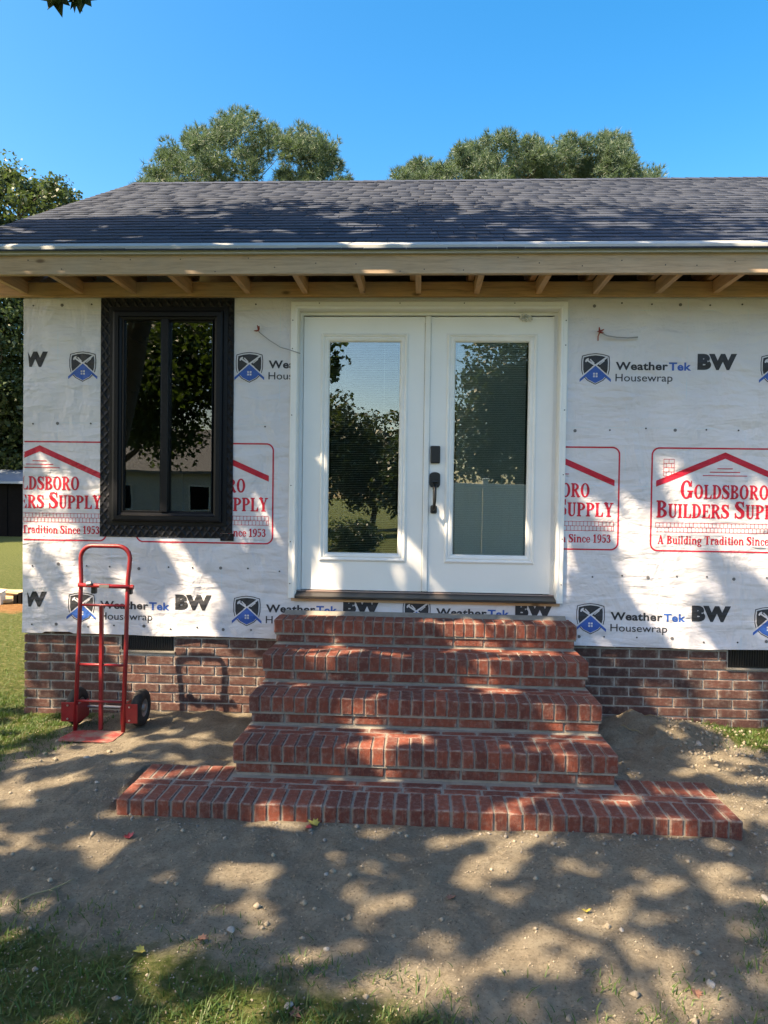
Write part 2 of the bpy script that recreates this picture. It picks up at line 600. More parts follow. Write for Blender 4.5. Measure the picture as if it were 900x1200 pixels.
# ------------------------------------------------------------------ ground
CTRL = [(0, -1.75, .105), (-1.5, -1.75, .10), (1.5, -1.75, .095), (0, -3.0, .07), (-2.5, -2.5, .06), (2.5, -2.5, .07),
        (-1.6, -1.2, .16), (1.6, -1.2, .15), (-2.93, 0, .05), (-1.26, 0, .095), (1.35, 0, .15), (2.3, 0, .10),
        (-1.2, -.6, .13), (1.2, -.7, .14), (-2.2, -.5, .075), (-3.5, .5, .03), (2.6, -1, .09), (4, 0, .07), (-4, -1.5, .04),
        (0, -5, .05), (-6, 3, 0), (6, 3, 0), (8, -6, 0), (-8, -6, 0)]
MOUNDS = [(1.42, -.22, .10, .17), (1.72, -.28, .06, .16), (1.2, -.45, .05, .13), (1.5, -.52, .06, .14), (1.95, -.2, .03, .2), (1.3, -.8, .03, .15),
          (-1.35, -.35, .02, .25)]


def ground_h(x, y):
    w = s = 0.0
    for cx, cy, h in CTRL:
        k = 1.0 / ((x - cx) ** 2 + (y - cy) ** 2 + 0.08) ** 1.6
        w += k; s += k * h
    h = s / w
    d = max(abs(x) - 7, abs(y + 1) - 7, 0)
    h *= 1 - smooth(0, 6, d)
    for cx, cy, a, r in MOUNDS:
        q = ((x - cx) ** 2 + (y - cy) ** 2) / (r * r)
        if q < 6: h += a * math.exp(-q)
    if abs(x) < 6 and -6 < y < 3:
        v = Vector((x, y, 0))
        h += 0.016 * mnoise.noise(v * 2.1) + 0.018 * mnoise.noise(v * 6.3 + Vector((5, 1, 2))) + 0.009 * mnoise.noise(v * 15.0) + 0.006 * mnoise.noise(v * 31.0 + Vector((3, 3, 3)))
        r = math.exp(-((x - 1.55) ** 2 / .4 + (y + .45) ** 2 / .22))
        h += r * 0.035 * mnoise.noise(v * 11 + Vector((2, 8, 1))) + r * 0.02 * mnoise.noise(v * 27)
    # keep soil below the brickwork
    if abs(x) < 1.03 and -1.36 < y < 0: h = min(h, 0.05)
    elif abs(x) < 1.53 and -1.70 < y < -1.18: h = min(h, 0.10)
    if -2.9 < x < 5.0 and y > 0.1: h = 0.02
    return h


def grass_amount(x, y):
    """0 bare soil .. 1 grown over (read off where the photograph shows turf)"""
    n = 0.5 * mnoise.noise(Vector((x * 1.3, y * 1.3, 3))) + 0.35 * mnoise.noise(Vector((x * 3.7, y * 3.7, 9)))
    g = 0.0
    g = max(g, smooth(-2.0, -2.75, x - 0.12 * y) * (1 if y > -2.2 else 1))          # lawn left of the house
    g = max(g, smooth(-2.30, -2.95, y + 0.32 * max(0, x + 0.9)) * smooth(1.1, .1, x))                       # foreground, left
    g = max(g, 0.42 * smooth(-2.55, -3.0, y) * smooth(-.5, .1, x))                    # foreground, right tufts
    g = max(g, 0.55 * smooth(1.0, 1.4, x) * smooth(-2.1, -2.6, y))
    g = max(g, 1.0 * smooth(1.75, 2.15, x) * smooth(-.62, -.30, y) * smooth(.2, 0, y))   # patch by the wall on the right
    g = max(g, smooth(2.7, 3.3, x))
    g = max(g, smooth(-3.4, -4.6, y))
    d = max(abs(x) - 3.6, y - 0.6, 0)
    g = max(g, smooth(0, 0.6, d) if d > 0 else 0)
    return g, n


def clay(x, y):
    a = math.exp(-(((x + 6.3) / 2.0) ** 2 + ((y - 5.3) / 1.05) ** 2))
    b = 0.45 * math.exp(-(((x + 4.6) / 1.2) ** 2 + ((y - 2.0) / 0.35) ** 2))
    return max(a, b)


def axis(lo, hi, step, far):
    a = list(np.arange(lo, hi + 1e-6, step))
    s = step
    while a[-1] < far:
        s *= 1.22; a.append(a[-1] + s)
    s = step
    while a[0] > -far:
        s *= 1.22; a.insert(0, a[0] - s)
    return a


gx = axis(-3.4, 2.8, 0.026, 600)
gy = axis(-3.2, 0.12, 0.026, 600)
V = np.zeros((len(gx) * len(gy), 3)); CO = np.zeros((len(gx) * len(gy), 4)); CO[:, 3] = 1
k = 0
for y in gy:
    for x in gx:
        V[k] = (x, y, ground_h(x, y))
        g, n = grass_amount(x, y)
        CO[k, 0] = max(0, min(1, g + (0.25 * n if g > 0.02 else 0)))
        CO[k, 1] = clay(x, y)
        k += 1
nx = len(gx)
ii = np.arange((len(gy) - 1) * nx).reshape(-1, nx)[:, :-1].ravel()
F = np.stack([ii, ii + 1, ii + 1 + nx, ii + nx], 1)
me = mesh_np('ground', V, F)
ca = me.color_attributes.new('cover', 'FLOAT_COLOR', 'POINT')
ca.data.foreach_set('color', CO.astype(np.float32).ravel())
me.polygons.foreach_set('use_smooth', [True] * len(me.polygons))
go = link('ground', me, M['soil'])
tag(go, kind='structure')


def blades(name, pts, hmin, hmax, width, mat, label, cat, lean=1.2, group=None):
    n = len(pts)
    P = np.array(pts)
    az = RNG.uniform(0, 2 * math.pi, n)
    h = RNG.uniform(hmin, hmax, n) * RNG.uniform(0.6, 1.0, n)
    ln = RNG.uniform(0.1, lean, n) * h * 1.5
    w = width * RNG.uniform(0.6, 1.2, n)
    dx, dy = np.cos(az), np.sin(az)
    px, py = -dy * w / 2, dx * w / 2
    Z = np.zeros(n)
    B = P.copy(); B[:, 2] -= 0.006
    a = B + np.stack([px, py, Z], 1); b = B - np.stack([px, py, Z], 1)
    mid = B + np.stack([dx * ln * 0.35, dy * ln * 0.35, h * 0.62], 1)
    c = mid - np.stack([px, py, Z], 1) * 0.75; d = mid + np.stack([px, py, Z], 1) * 0.75
    tip = B + np.stack([dx * ln, dy * ln, h], 1)
    VV = np.stack([a, b, c, d, tip], 1).reshape(-1, 3)
    base = np.arange(n)[:, None] * 5
    T = np.concatenate([base + np.array([0, 1, 2]), base + np.array([0, 2, 3]), base + np.array([3, 2, 4])])
    o = link(name, mesh_np(name, VV, T), mat)
    return tag(o, label, cat, group, 'stuff')


gp, gs = [], []
rr = random.Random(5)
while len(gp) < 60000:
    x = rr.uniform(-3.7, 3.0); y = rr.uniform(-3.4, 0.5)
    g, n = grass_amount(x, y)
    if g < 0.05: continue
    if abs(x) < 1.55 and y > -1.75: continue
    if y > -0.02 and x > -2.95: continue
    dens = g * (0.6 + 1.3 * n)
    cl = mnoise.noise(Vector((x * 9, y * 9, 4)))
    dens *= max(0, 0.55 + 1.1 * cl)
    if rr.random() < dens:
        p = (x, y, ground_h(x, y))
        (gs if rr.random() < 0.04 else gp).append(p)
for _ in range(26000):          # lawn running off along the left of the house
    y = rr.uniform(0.2, 11) ; x = -2.95 - rr.random() ** 1.2 * (1.2 + 0.9 * y)
    if clay(x, y) + 0.3 * mnoise.noise(Vector((x * 2, y * 2, 1))) > 0.4: continue
    if 7.9 < y < 9.6: continue
    gp.append((x, y, ground_h(x, y)))
tag(blades('grass', gp, 0.014, 0.048, 0.0052, M['grass'], 'thin green grass growing through the sandy soil', 'grass'))
tag(blades('dry_grass', gs, 0.012, 0.03, 0.0035, M['straw'], 'scattered dry straw blades among the thin grass', 'straw', 1.6))

# grit and small clods
GV, GF = [], []
for _ in range(24000):
    x = rr.uniform(-3.0, 2.8); y = rr.uniform(-3.3, -0.03)
    if abs(x) < 1.55 and y > -1.71: continue
    if abs(x) < 1.55 and y > -1.2: continue
    near = math.exp(-((x - 1.55) ** 2 / .5 + (y + .5) ** 2 / .3))
    r = rr.uniform(0.0018, 0.005) + (rr.uniform(0, 0.014) if rr.random() < 0.018 + 0.45 * near else 0)
    z = ground_h(x, y) + r * 0.25
    n0 = len(GV)
    j = [rr.uniform(0.65, 1.25) for _ in range(6)]
    GV += [(x + r * j[0], y, z), (x - r * j[1], y, z), (x, y + r * j[2], z), (x, y - r * j[3], z), (x, y, z + r * j[4] * .8), (x, y, z - r)]
    GF += [(n0 + a, n0 + b, n0 + c) for a, b, c in ((0, 2, 4), (2, 1, 4), (1, 3, 4), (3, 0, 4), (2, 0, 5), (1, 2, 5), (3, 1, 5), (0, 3, 5))]
o = link('grit', mesh_np('grit', np.array(GV), np.array(GF)), m_plain('grit', (0.27, 0.23, 0.175), 0.95, 0.5, 40))
tag(o, 'loose grit and small clods scattered over the bare soil', 'grit', kind='stuff')

CV, CF = [], []
for _ in range(700):
    sd_ = rr.random()
    if sd_ < .45: x, y = rr.uniform(-1.7, 1.7), -1.70 - abs(rr.gauss(0, .12))
    elif sd_ < .75: x, y = rr.choice((-1, 1)) * (1.08 + abs(rr.gauss(0, .2))), rr.uniform(-1.1, -.05)
    else: x, y = rr.choice((-1, 1)) * (1.54 + abs(rr.gauss(0, .15))), rr.uniform(-1.9, -1.1)
    if abs(x) < 1.52 and -1.69 < y < -1.19: continue
    r = rr.uniform(.003, .008) * (2 if rr.random() < .06 else 1)
    z = ground_h(x, y) + r * .3; n0 = len(CV)
    j = [rr.uniform(0.6, 1.3) for _ in range(6)]
    CV += [(x + r * j[0], y, z), (x - r * j[1], y, z), (x, y + r * j[2], z), (x, y - r * j[3], z), (x, y, z + r * j[4] * .7), (x, y, z - r)]
    CF += [(n0 + a, n0 + b, n0 + c) for a, b, c in ((0, 2, 4), (2, 1, 4), (1, 3, 4), (3, 0, 4), (2, 0, 5), (1, 2, 5), (3, 1, 5), (0, 3, 5))]
o = link('mortar_crumbs', mesh_np('mortar_crumbs', np.array(CV), np.array(CF)), M['mortar'])
tag(o, 'grey mortar crumbs dropped round the foot of the brick steps', 'mortar crumbs', kind='stuff')

# ------------------------------------------------------------------ the house
house = empty('house', (0, 0, 0))
tag(house, 'single-storey house in white printed building wrap with grey shingle roof and double glass door', 'house')
WX0, WX1 = -2.93, 5.0
WZ0, WZ1 = 0.68, 3.20
DOOR = (-0.93, 0.93, 0.945, 3.01)
WIN = (-2.255, -1.462, 1.47, 2.99)
YB = 5.6
PIT = (5.12 - 3.262) / (2.8 + 0.5)          # roof pitch
EAVE_Y, EAVE_Z = -0.5, 3.262

w = MB()
T0, T1 = 0.002, 0.14
for (x0, x1, z0, z1) in ((WX0, WIN[0], WZ0, WZ1), (WIN[1], DOOR[0], WZ0, WZ1), (DOOR[1], WX1, WZ0, WZ1),
                         (WIN[0], WIN[1], WZ0, WIN[2]), (WIN[0], WIN[1], WIN[3], WZ1),
                         (DOOR[0], DOOR[1], WZ0, DOOR[2]), (DOOR[0], DOOR[1], DOOR[3], WZ1)):
    w.box(x0, x1, T0, T1, z0, z1)
w.box(WX0, WX0 + .14, T1, YB, WZ0, WZ1)
w.box(WX1 - .14, WX1, T1, YB, WZ0, WZ1)
w.box(WX0 + .14, WX1 - .14, YB - .14, YB, WZ0, WZ1)
w.build('wall', M['wrap'], house)
for xa, xb in ((WX0, WX0 + .1), (WX1 - .1, WX1)):
    MB().prism([(0.0, WZ1), (YB, WZ1), (YB / 2, WZ1 + PIT * YB / 2 - .02)], 'x', xa, xb).build('gable_wall', M['wrap'], house)
w = MB()
w.box(WX0 + .15, WX1 - .15, .15, YB - .15, .86, .92)
w.box(WX0 + .15, WX1 - .15, .15, YB - .15, 3.14, 3.19)
w.box(-1.06, -1.0, .16, 2.4, .93, 3.13)
w.box(1.15, 1.21, .16, 2.9, .93, 3.13)
w.box(WX0 + .16, WX1 - .16, 3.0, 3.06, .93, 3.13)
w.build('interior', M['inside'], house)


# building wrap sheet
def wrapy(x, z):
    v = Vector((x * 2.1, z * 2.1, 0.7))
    a = 0.0022 * mnoise.noise(v) + 0.0009 * mnoise.noise(Vector((x * 5 + z * 3, z * 5 - x * 3, 2)))
    y = -0.006 - a
    if z < 0.95:
        k = (0.95 - z) / 0.3
        y -= 0.012 * k * k + 0.008 * k * k * mnoise.noise(Vector((x * 4.0, 0, 5)))
    return y


def wrap_bottom(x):
    return 0.652 + 0.010 * mnoise.noise(Vector((x * 2.3, 3, 1))) + (0.012 if -2.78 < x < -2.55 else 0)


xs = list(np.arange(WX0 - 0.004, 2.9, 0.03)) + list(np.arange(2.9, WX1 + .01, 0.1))
zs = list(np.linspace(0.0, 1.0, 12)) + list(np.arange(0.975, 3.09, 0.03))
WV, WI, WF = [], {}, []


def wv(i, j):
    if (i, j) not in WI:
        x = xs[i]
        if j < 12:
            b = wrap_bottom(x); z = b + (0.945 - b) * zs[j]
        else:
            z = zs[j]
        WI[(i, j)] = len(WV); WV.append((x, wrapy(x, z), z))
    return WI[(i, j)]


for i in range(len(xs) - 1):
    for j in range(len(zs) - 1):
        xm = (xs[i] + xs[i + 1]) / 2
        zm = (zs[j] + zs[j + 1]) / 2 if j >= 12 else 0.8
        if DOOR[0] < xm < DOOR[1] and DOOR[2] + .01 < zm < DOOR[3] and j >= 12: continue
        if WIN[0] < xm < WIN[1] and WIN[2] < zm < WIN[3]: continue
        WF.append((wv(i, j), wv(i + 1, j), wv(i + 1, j + 1), wv(i, j + 1)))
me = bpy.data.meshes.new('housewrap')
me.from_pydata(WV, [], WF)
me.polygons.foreach_set('use_smooth', [True] * len(me.polygons))
wrap = link('housewrap', me, M['wrap'], house)
# the sheet folded round the house corner
MB().box(WX0 - .006, WX0 - .004, 0.0, YB, .66, 3.1).build('corner_fold', M['wrap'], wrap)


# ---- printed marks: signed-distance drawing turned into a thin ink mesh
class Ink:
    def __init__(s, x0, x1, y0, y1, res):
        s.x = np.arange(x0, x1 + res, res); s.y = np.arange(y0, y1 + res, res)
        s.X, s.Y = np.meshgrid(s.x, s.y)
        s.f = np.full(s.X.shape, 1.0)
        s.res = res

    def win(s, x0, x1, y0, y1):
        m = 3 * s.res
        i0, i1 = np.searchsorted(s.x, x0 - m), np.searchsorted(s.x, x1 + m)
        j0, j1 = np.searchsorted(s.y, y0 - m), np.searchsorted(s.y, y1 + m)
        return slice(j0, j1), slice(i0, i1)

    def put(s, fn, bb):
        a, b = s.win(*bb)
        s.f[a, b] = np.minimum(s.f[a, b], fn(s.X[a, b], s.Y[a, b]))

    def mesh(s, maxrun=5):
        V, Fq = [], []
        f = s.f; ins = f < 0
        c = ins[:-1, :-1].astype(int) + ins[:-1, 1:] + ins[1:, :-1] + ins[1:, 1:]
        x, y = s.x, s.y
        J, I = np.nonzero(c)
        full = c == 4
        done = np.zeros_like(full)
        for j, i in zip(J.tolist(), I.tolist()):
            if full[j, i]:
                if done[j, i]: continue
                e = i
                while e < full.shape[1] and full[j, e] and e - i < maxrun:
                    done[j, e] = True; e += 1
                n = len(V)
                V += [(x[i], y[j]), (x[e], y[j]), (x[e], y[j + 1]), (x[i], y[j + 1])]
                Fq.append((n, n + 1, n + 2, n + 3))
            else:
                P = [(x[i], y[j], f[j, i]), (x[i + 1], y[j], f[j, i + 1]), (x[i + 1], y[j + 1], f[j + 1, i + 1]), (x[i], y[j + 1], f[j + 1, i])]
                out = []
                for k in range(4):
                    a, b = P[k], P[(k + 1) % 4]
                    if a[2] < 0: out.append(a[:2])
                    if (a[2] < 0) != (b[2] < 0):
                        t = a[2] / (a[2] - b[2])
                        out.append((a[0] + t * (b[0] - a[0]), a[1] + t * (b[1] - a[1])))
                if len(out) >= 3:
                    n = len(V); V += out; Fq.append(tuple(range(n, n + len(out))))
        return V, Fq


def sd_rect(x0, y0, x1, y1):
    cx, cy, hx, hy = (x0 + x1) / 2, (y0 + y1) / 2, abs(x1 - x0) / 2, abs(y1 - y0) / 2
    return lambda X, Y: np.maximum(np.abs(X - cx) - hx, np.abs(Y - cy) - hy)


def sd_seg(a, b, ra, rb):
    ax, ay = a; dx, dy = b[0] - ax, b[1] - ay
    L = dx * dx + dy * dy + 1e-12
    def f(X, Y):
        t = np.clip(((X - ax) * dx + (Y - ay) * dy) / L, 0, 1)
        return np.hypot(X - ax - t * dx, Y - ay - t * dy) - (ra + (rb - ra) * t)
    return f


def sd_ell(cx, cy, rx, ry):
    return lambda X, Y: (np.hypot((X - cx) / rx, (Y - cy) / ry) - 1) * min(rx, ry)


def sd_poly(P):
    P = np.array(P, float)
    def f(X, Y):
        d = np.full(X.shape, 1e9); s = np.ones(X.shape)
        n = len(P)
        for i in range(n):
            a = P[i]; b = P[i - 1]
            ex, ey = b[0] - a[0], b[1] - a[1]
            wx, wy = X - a[0], Y - a[1]
            t = np.clip((wx * ex + wy * ey) / (ex * ex + ey * ey + 1e-12), 0, 1)
            d = np.minimum(d, (wx - ex * t) ** 2 + (wy - ey * t) ** 2)
            c1 = Y >= a[1]; c2 = Y < b[1]; c3 = ex * wy > ey * wx
            s = np.where((c1 & c2 & c3) | (~c1 & ~c2 & ~c3), -s, s)
        return s * np.sqrt(d)
    return f


# slab-serif letters in a unit box: ('R' rect) ('G' ring, clip) ('S' stroke) ('P' polygon) ('C' dot)
t_, TH = .085, .09
def stem(x, top=1.0, s=.2): return [('R', x, 0, x + s, top), ('R', x - .07, 0, x + s + .07, t_)]
def ring(cx, cy, rx, ry, ix, iy, clip=None, icx=None): return ('G', cx, cy, rx, ry, ix, iy, clip, icx)
footR = ('P', [(.42, 0), (.62, 0), (.62, .32), (.575, .32)])
GL = {
    'I': (stem(.07) + [('R', 0, 1 - t_, .34, 1)], .39),
    'L': (stem(.07) + [('R', 0, 1 - t_, .34, 1), ('R', .2, 0, .6, t_), footR], .66),
    'E': (stem(.07) + [('R', 0, 1 - t_, .57, 1), ('R', .2, 0, .6, t_), footR, ('P', [(.42, 1), (.59, 1), (.59, .70), (.55, .70)]), ('R', .2, .465, .45, .545), ('R', .41, .36, .46, .65)], .67),
    'D': (stem(.07) + [('R', 0, 1 - t_, .34, 1), ring(.24, .5, .46, .5, .245, .42, 'r')], .75),
    'B': (stem(.07) + [('R', 0, 1 - t_, .34, 1), ring(.26, .75, .35, .25, .15, .165, 'r'), ring(.26, .265, .40, .265, .19, .185, 'r')], .71),
    'P': (stem(.07) + [('R', 0, 1 - t_, .34, 1), ring(.26, .715, .39, .285, .18, .2, 'r')], .69),
    'R': (stem(.07) + [('R', 0, 1 - t_, .34, 1), ring(.26, .735, .37, .265, .165, .18, 'r'), ('S', [(.36, .48), (.58, .06)], [.09, .1]), ('R', .52, 0, .74, t_)], .76),
    'U': ([('R', .07, .28, .27, 1), ('R', 0, 1 - t_, .34, 1), ('R', .49, .28, .60, 1), ('R', .41, 1 - t_, .68, 1), ring(.335, .29, .265, .30, .115, .2, 'd', .38)], .72),
    'O': ([ring(.36, .5, .36, .515, .155, .42)], .77),
    'G': ([ring(.36, .5, .36, .515, .155, .42, 'g'), ('R', .52, .06, .72, .40), ('R', .42, .37, .80, .45), ('R', .63, .66, .69, .99)], .83),
    'S': ([('S', [(.52, .74), (.46, .9), (.30, .955), (.14, .9), (.11, .74), (.2, .6), (.37, .48), (.49, .36), (.49, .19), (.38, .06), (.22, .045), (.09, .13), (.05, .28)],
           [.04, .05, .05, .08, .11, .12, .12, .115, .10, .06, .05, .045, .035]), ('R', .49, .66, .56, 1.0), ('R', 0, 0.0, .07, .34)], .64),
    'Y': ([('S', [(.16, .96), (.37, .46)], [.1, .1]), ('S', [(.60, .97), (.39, .46)], [.045, .05]), ('R', .27, 0, .47, .5), ('R', .18, 0, .56, t_), ('R', 0, 1 - t_, .35, 1), ('R', .47, 1 - t_, .74, 1)], .75),
    'T': ([('R', .24, 0, .44, 1), ('R', .14, 0, .54, t_), ('R', 0, 1 - t_, .68, 1), ('R', 0, .66, .06, 1), ('R', .62, .66, .68, 1)], .74),
    'A': ([('S', [(.1, .03), (.33, .96)], [.045, .045]), ('S', [(.36, .94), (.58, .05)], [.1, .1]), ('R', .18, .27, .5, .35), ('R', 0, 0, .24, t_), ('R', .42, 0, .76, t_)], .82),
    'u': ([('R', .06, .14, .23, .68), ('R', 0, .6, .2, .68), ('R', .40, 0, .57, .68), ('R', .33, .6, .5, .68), ('R', .5, 0, .64, .08), ('S', [(.15, .15), (.22, .06), (.32, .06), (.45, .16)], [.07, .06, .055, .05])], .67),
    'i': ([('R', .06, 0, .23, .68), ('R', 0, 0, .3, .08), ('R', 0, .6, .2, .68), ('C', .14, .87, .105)], .35),
    'l': ([('R', .06, 0, .23, 1), ('R', 0, 0, .3, .08), ('R', 0, .92, .2, 1)], .35),
    'd': ([ring(.25, .34, .25, .355, .09, .27), ('R', .35, 0, .52, 1), ('R', .28, .92, .45, 1), ('R', .45, 0, .59, .08)], .63),
    'n': ([('R', .06, 0, .23, .68), ('R', 0, 0, .3, .08), ('R', 0, .6, .2, .68), ('R', .42, 0, .59, .5), ('R', .36, 0, .66, .08), ('S', [(.2, .5), (.3, .62), (.42, .62), (.5, .5)], [.05, .06, .07, .085])], .69),
    'g': ([ring(.25, .43, .24, .26, .09, .17), ring(.27, -.13, .27, .17, .15, .085), ('S', [(.14, .2), (.1, .1), (.2, .04)], [.05, .06, .06]), ('R', .40, .57, .57, .66)], .60),
    'r': ([('R', .06, 0, .23, .68), ('R', 0, 0, .32, .08), ('R', 0, .6, .2, .68), ('S', [(.2, .48), (.29, .62), (.38, .63)], [.05, .06, .06]), ('C', .40, .57, .09)], .51),
    'a': ([('S', [(.07, .5), (.14, .62), (.28, .63), (.37, .5)], [.08, .06, .055, .085]), ('R', .30, .06, .46, .5), ring(.21, .2, .21, .21, .085, .13), ('R', .42, 0, .56, .08)], .58),
    't': ([('R', .1, .12, .27, .9), ('R', 0, .6, .38, .68), ('S', [(.19, .13), (.26, .05), (.37, .1)], [.085, .055, .04])], .42),
    'o': ([ring(.26, .34, .26, .355, .10, .27)], .56),
    'c': ([ring(.26, .34, .26, .355, .10, .28, 'g'), ('C', .41, .5, .08)], .51),
    'e': ([ring(.26, .34, .26, .355, .10, .28, 'e'), ('R', .08, .33, .50, .395)], .55),
    '1': ([('R', .15, 0, .34, 1), ('R', .02, 0, .47, .08), ('S', [(.06, .80), (.2, .92)], [.04, .06])], .53),
    '9': ([ring(.27, .66, .27, .345, .10, .26), ('S', [(.46, .62), (.42, .27), (.30, .08), (.13, .06)], [.08, .085, .06, .07])], .60),
    '5': ([('R', .08, .88, .47, 1), ('R', .07, .52, .13, 1), ('S', [(.11, .54), (.25, .61), (.40, .50), (.42, .32), (.33, .1), (.16, .05), (.08, .13)], [.04, .05, .09, .1, .07, .05, .08])], .57),
    '3': ([('S', [(.09, .82), (.17, .94), (.32, .92), (.39, .77), (.33, .61), (.2, .54), (.36, .47), (.43, .29), (.34, .09), (.17, .05), (.08, .15)], [.08, .05, .06, .09, .07, .04, .07, .1, .07, .05, .085])], .57),
}


def glyph(ink, ch, ox, oy, sx, sy):
    k = min(sx, sy)
    def L(fn, bb):
        ink.put(lambda X, Y: fn((X - ox) / sx, (Y - oy) / sy) * k, (ox + bb[0] * sx, ox + bb[1] * sx, oy + bb[2] * sy, oy + bb[3] * sy))
    for pr in GL[ch][0]:
        if pr[0] == 'R':
            L(sd_rect(*pr[1:]), (pr[1], pr[3], pr[2], pr[4]))
        elif pr[0] == 'P':
            a = np.array(pr[1]); L(sd_poly(pr[1]), (a[:, 0].min(), a[:, 0].max(), a[:, 1].min(), a[:, 1].max()))
        elif pr[0] == 'C':
            _, x, y, r = pr; L(sd_ell(x, y, r, r), (x - r, x + r, y - r, y + r))
        elif pr[0] == 'S':
            for q in range(len(pr[1]) - 1):
                a, b, ra, rb = pr[1][q], pr[1][q + 1], pr[2][q], pr[2][q + 1]
                m = max(ra, rb)
                L(sd_seg(a, b, ra, rb), (min(a[0], b[0]) - m, max(a[0], b[0]) + m, min(a[1], b[1]) - m, max(a[1], b[1]) + m))
        else:
            _, cx, cy, rx, ry, ix, iy, clip, icx = pr
            o_, i_ = sd_ell(cx, cy, rx, ry), sd_ell(cx if icx is None else icx, cy, ix, iy)
            def fn(X, Y):
                d = np.maximum(o_(X, Y), -i_(X, Y))
                if clip == 'r': d = np.maximum(d, cx - X)
                elif clip == 'd': d = np.maximum(d, Y - cy)
                elif clip == 'g': d = np.maximum(d, -np.maximum(np.maximum(cx * 1.1 - X, cy * .55 - Y), Y - cy * 1.36))
                elif clip == 'e': d = np.maximum(d, -np.maximum(np.maximum(cx - X, cy * .55 - Y), Y - cy * .97))
                return d
            L(fn, (cx - rx, cx + rx, cy - ry, cy + ry))


def typeset(ink, text, xa, xb, base, big, small=None, gap=.30):
    """upper-case after the first letter of a word set as small capitals when small is given"""
    items = []; pen = 0.0; first = True
    for ch in text:
        if ch == ' ':
            pen += gap; first = True; continue
        s = 1.0 if (small is None or first) else small / big
        items.append((ch, pen, s)); pen += (GL[ch][1] + .015) * (s if small else 1.0); first = False
    sc = (xb - xa) / pen
    for ch, p, s in items:
        glyph(ink, ch, xa + p * sc, base, sc * s, big * s)


def ink_obj(name, VF, x, z, mat, clip=True):
    V2, F2 = VF
    W = [(x + a, 0, z + b) for a, b in V2]
    W = [(p[0], wrapy(p[0], p[2]) - 0.0016, p[2]) for p in W]
    fs = F2
    if clip:
        def ok(f):
            x_ = sum(W[i][0] for i in f) / len(f); z_ = sum(W[i][2] for i in f) / len(f)
            if min(W[i][0] for i in f) < WX0 or min(W[i][2] for i in f) < .66: return False
            if abs(x_) < .935 and z_ > .943: return False
            return not (-2.34 < x_ < -1.40 and z_ > 1.40)
        fs = [f for f in F2 if ok(f)]
    used = sorted({i for f in fs for i in f}); mp = {u: k for k, u in enumerate(used)}
    me = bpy.data.meshes.new(name)
    me.from_pydata([W[u] for u in used], [], [tuple(mp[i] for i in f) for f in fs])
    return link(name, me, mat, wrap)


# supplier's box mark: local origin = left edge, bottom edge; 1.005 x 0.725 m
BW_, BH_ = 1.005, 0.725
U = BW_ / 1050.0


def bx(px): return (px - 75) * U
def bz(py): return (826 - py) * (BH_ / 742.0)


ink = Ink(-.01, BW_ + .01, -.01, BH_ + .01, 0.0026)
rad = .055
def rrect(hx, hy, r):
    cx, cy = BW_ / 2, BH_ / 2
    def f(X, Y):
        qx, qy = np.abs(X - cx) - hx + r, np.abs(Y - cy) - hy + r
        return np.hypot(np.maximum(qx, 0), np.maximum(qy, 0)) + np.minimum(np.maximum(qx, qy), 0) - r
    return f
fo, fi = rrect(BW_ / 2, BH_ / 2, rad), rrect(BW_ / 2 - .0105, BH_ / 2 - .0105, rad - .01)
ink.put(lambda X, Y: np.maximum(fo(X, Y), -fi(X, Y)), (0, BW_, 0, BH_))
ap = 600; hw = 488
P = [(bx(ap - hw), bz(322)), (bx(ap), bz(116)), (bx(ap + hw), bz(322)), (bx(ap + hw), bz(366)), (bx(ap), bz(161)), (bx(ap - hw), bz(366))]
ink.put(sd_poly(P), (P[0][0], P[2][0], P[3][1], P[1][1]))
for y, a, b in ((232, 545, 655), (257, 492, 708), (282, 442, 758)):
    r_ = (bx(a), bz(y + 3), bx(b), bz(y - 3)); ink.put(sd_rect(*r_), (r_[0], r_[2], r_[1], r_[3]))
def line(x0, y0, x1, y1, w=3.2):
    a, b = (bx(x0), bz(y0)), (bx(x1), bz(y1)); h = w * U / 2
    ink.put(sd_seg(a, b, h, h), (min(a[0], b[0]) - h, max(a[0], b[0]) + h, min(a[1], b[1]) - h, max(a[1], b[1]) + h))
for k_ in range(5):                      # chimney
    y = 168 + k_ * 30
    if k_ < 5: line(164, y, 238, y)
for k_ in range(4):
    y0 = 168 + k_ * 30
    for x in ((164, 201, 238) if k_ % 2 == 0 else (164, 182, 219, 238)):
        y1 = min(y0 + 30, 322 - (x - 112) * .422)
        if y1 > y0: line(x, y0, x, y1)
for y in (621, 653, 686): line(113, y, 1087, y)
for k_ in range(37):
    x = 113 + k_ * 27.05
    line(x, 621, x, 653)
    if x + 13.5 < 1087: line(x + 13.5, 653, x + 13.5, 686)
line(1087, 621, 1087, 686)
typeset(ink, 'GOLDSBORO', bx(287), bx(915), bz(447), bz(318) - bz(447), bz(347) - bz(447))
typeset(ink, 'BUILDERS SUPPLY', bx(118), bx(1086), bz(585), bz(462) - bz(585), bz(485) - bz(585))
typeset(ink, 'A Building Tradition Since 1953', bx(132), bx(1072), bz(772), bz(712) - bz(772))
BOX = ink.mesh()
for xr in (-2.307, -1.087, 1.351, 2.570, 3.790):
    ink_obj('printed_box_mark', BOX, xr - BW_, 1.325, M['ink_red'])

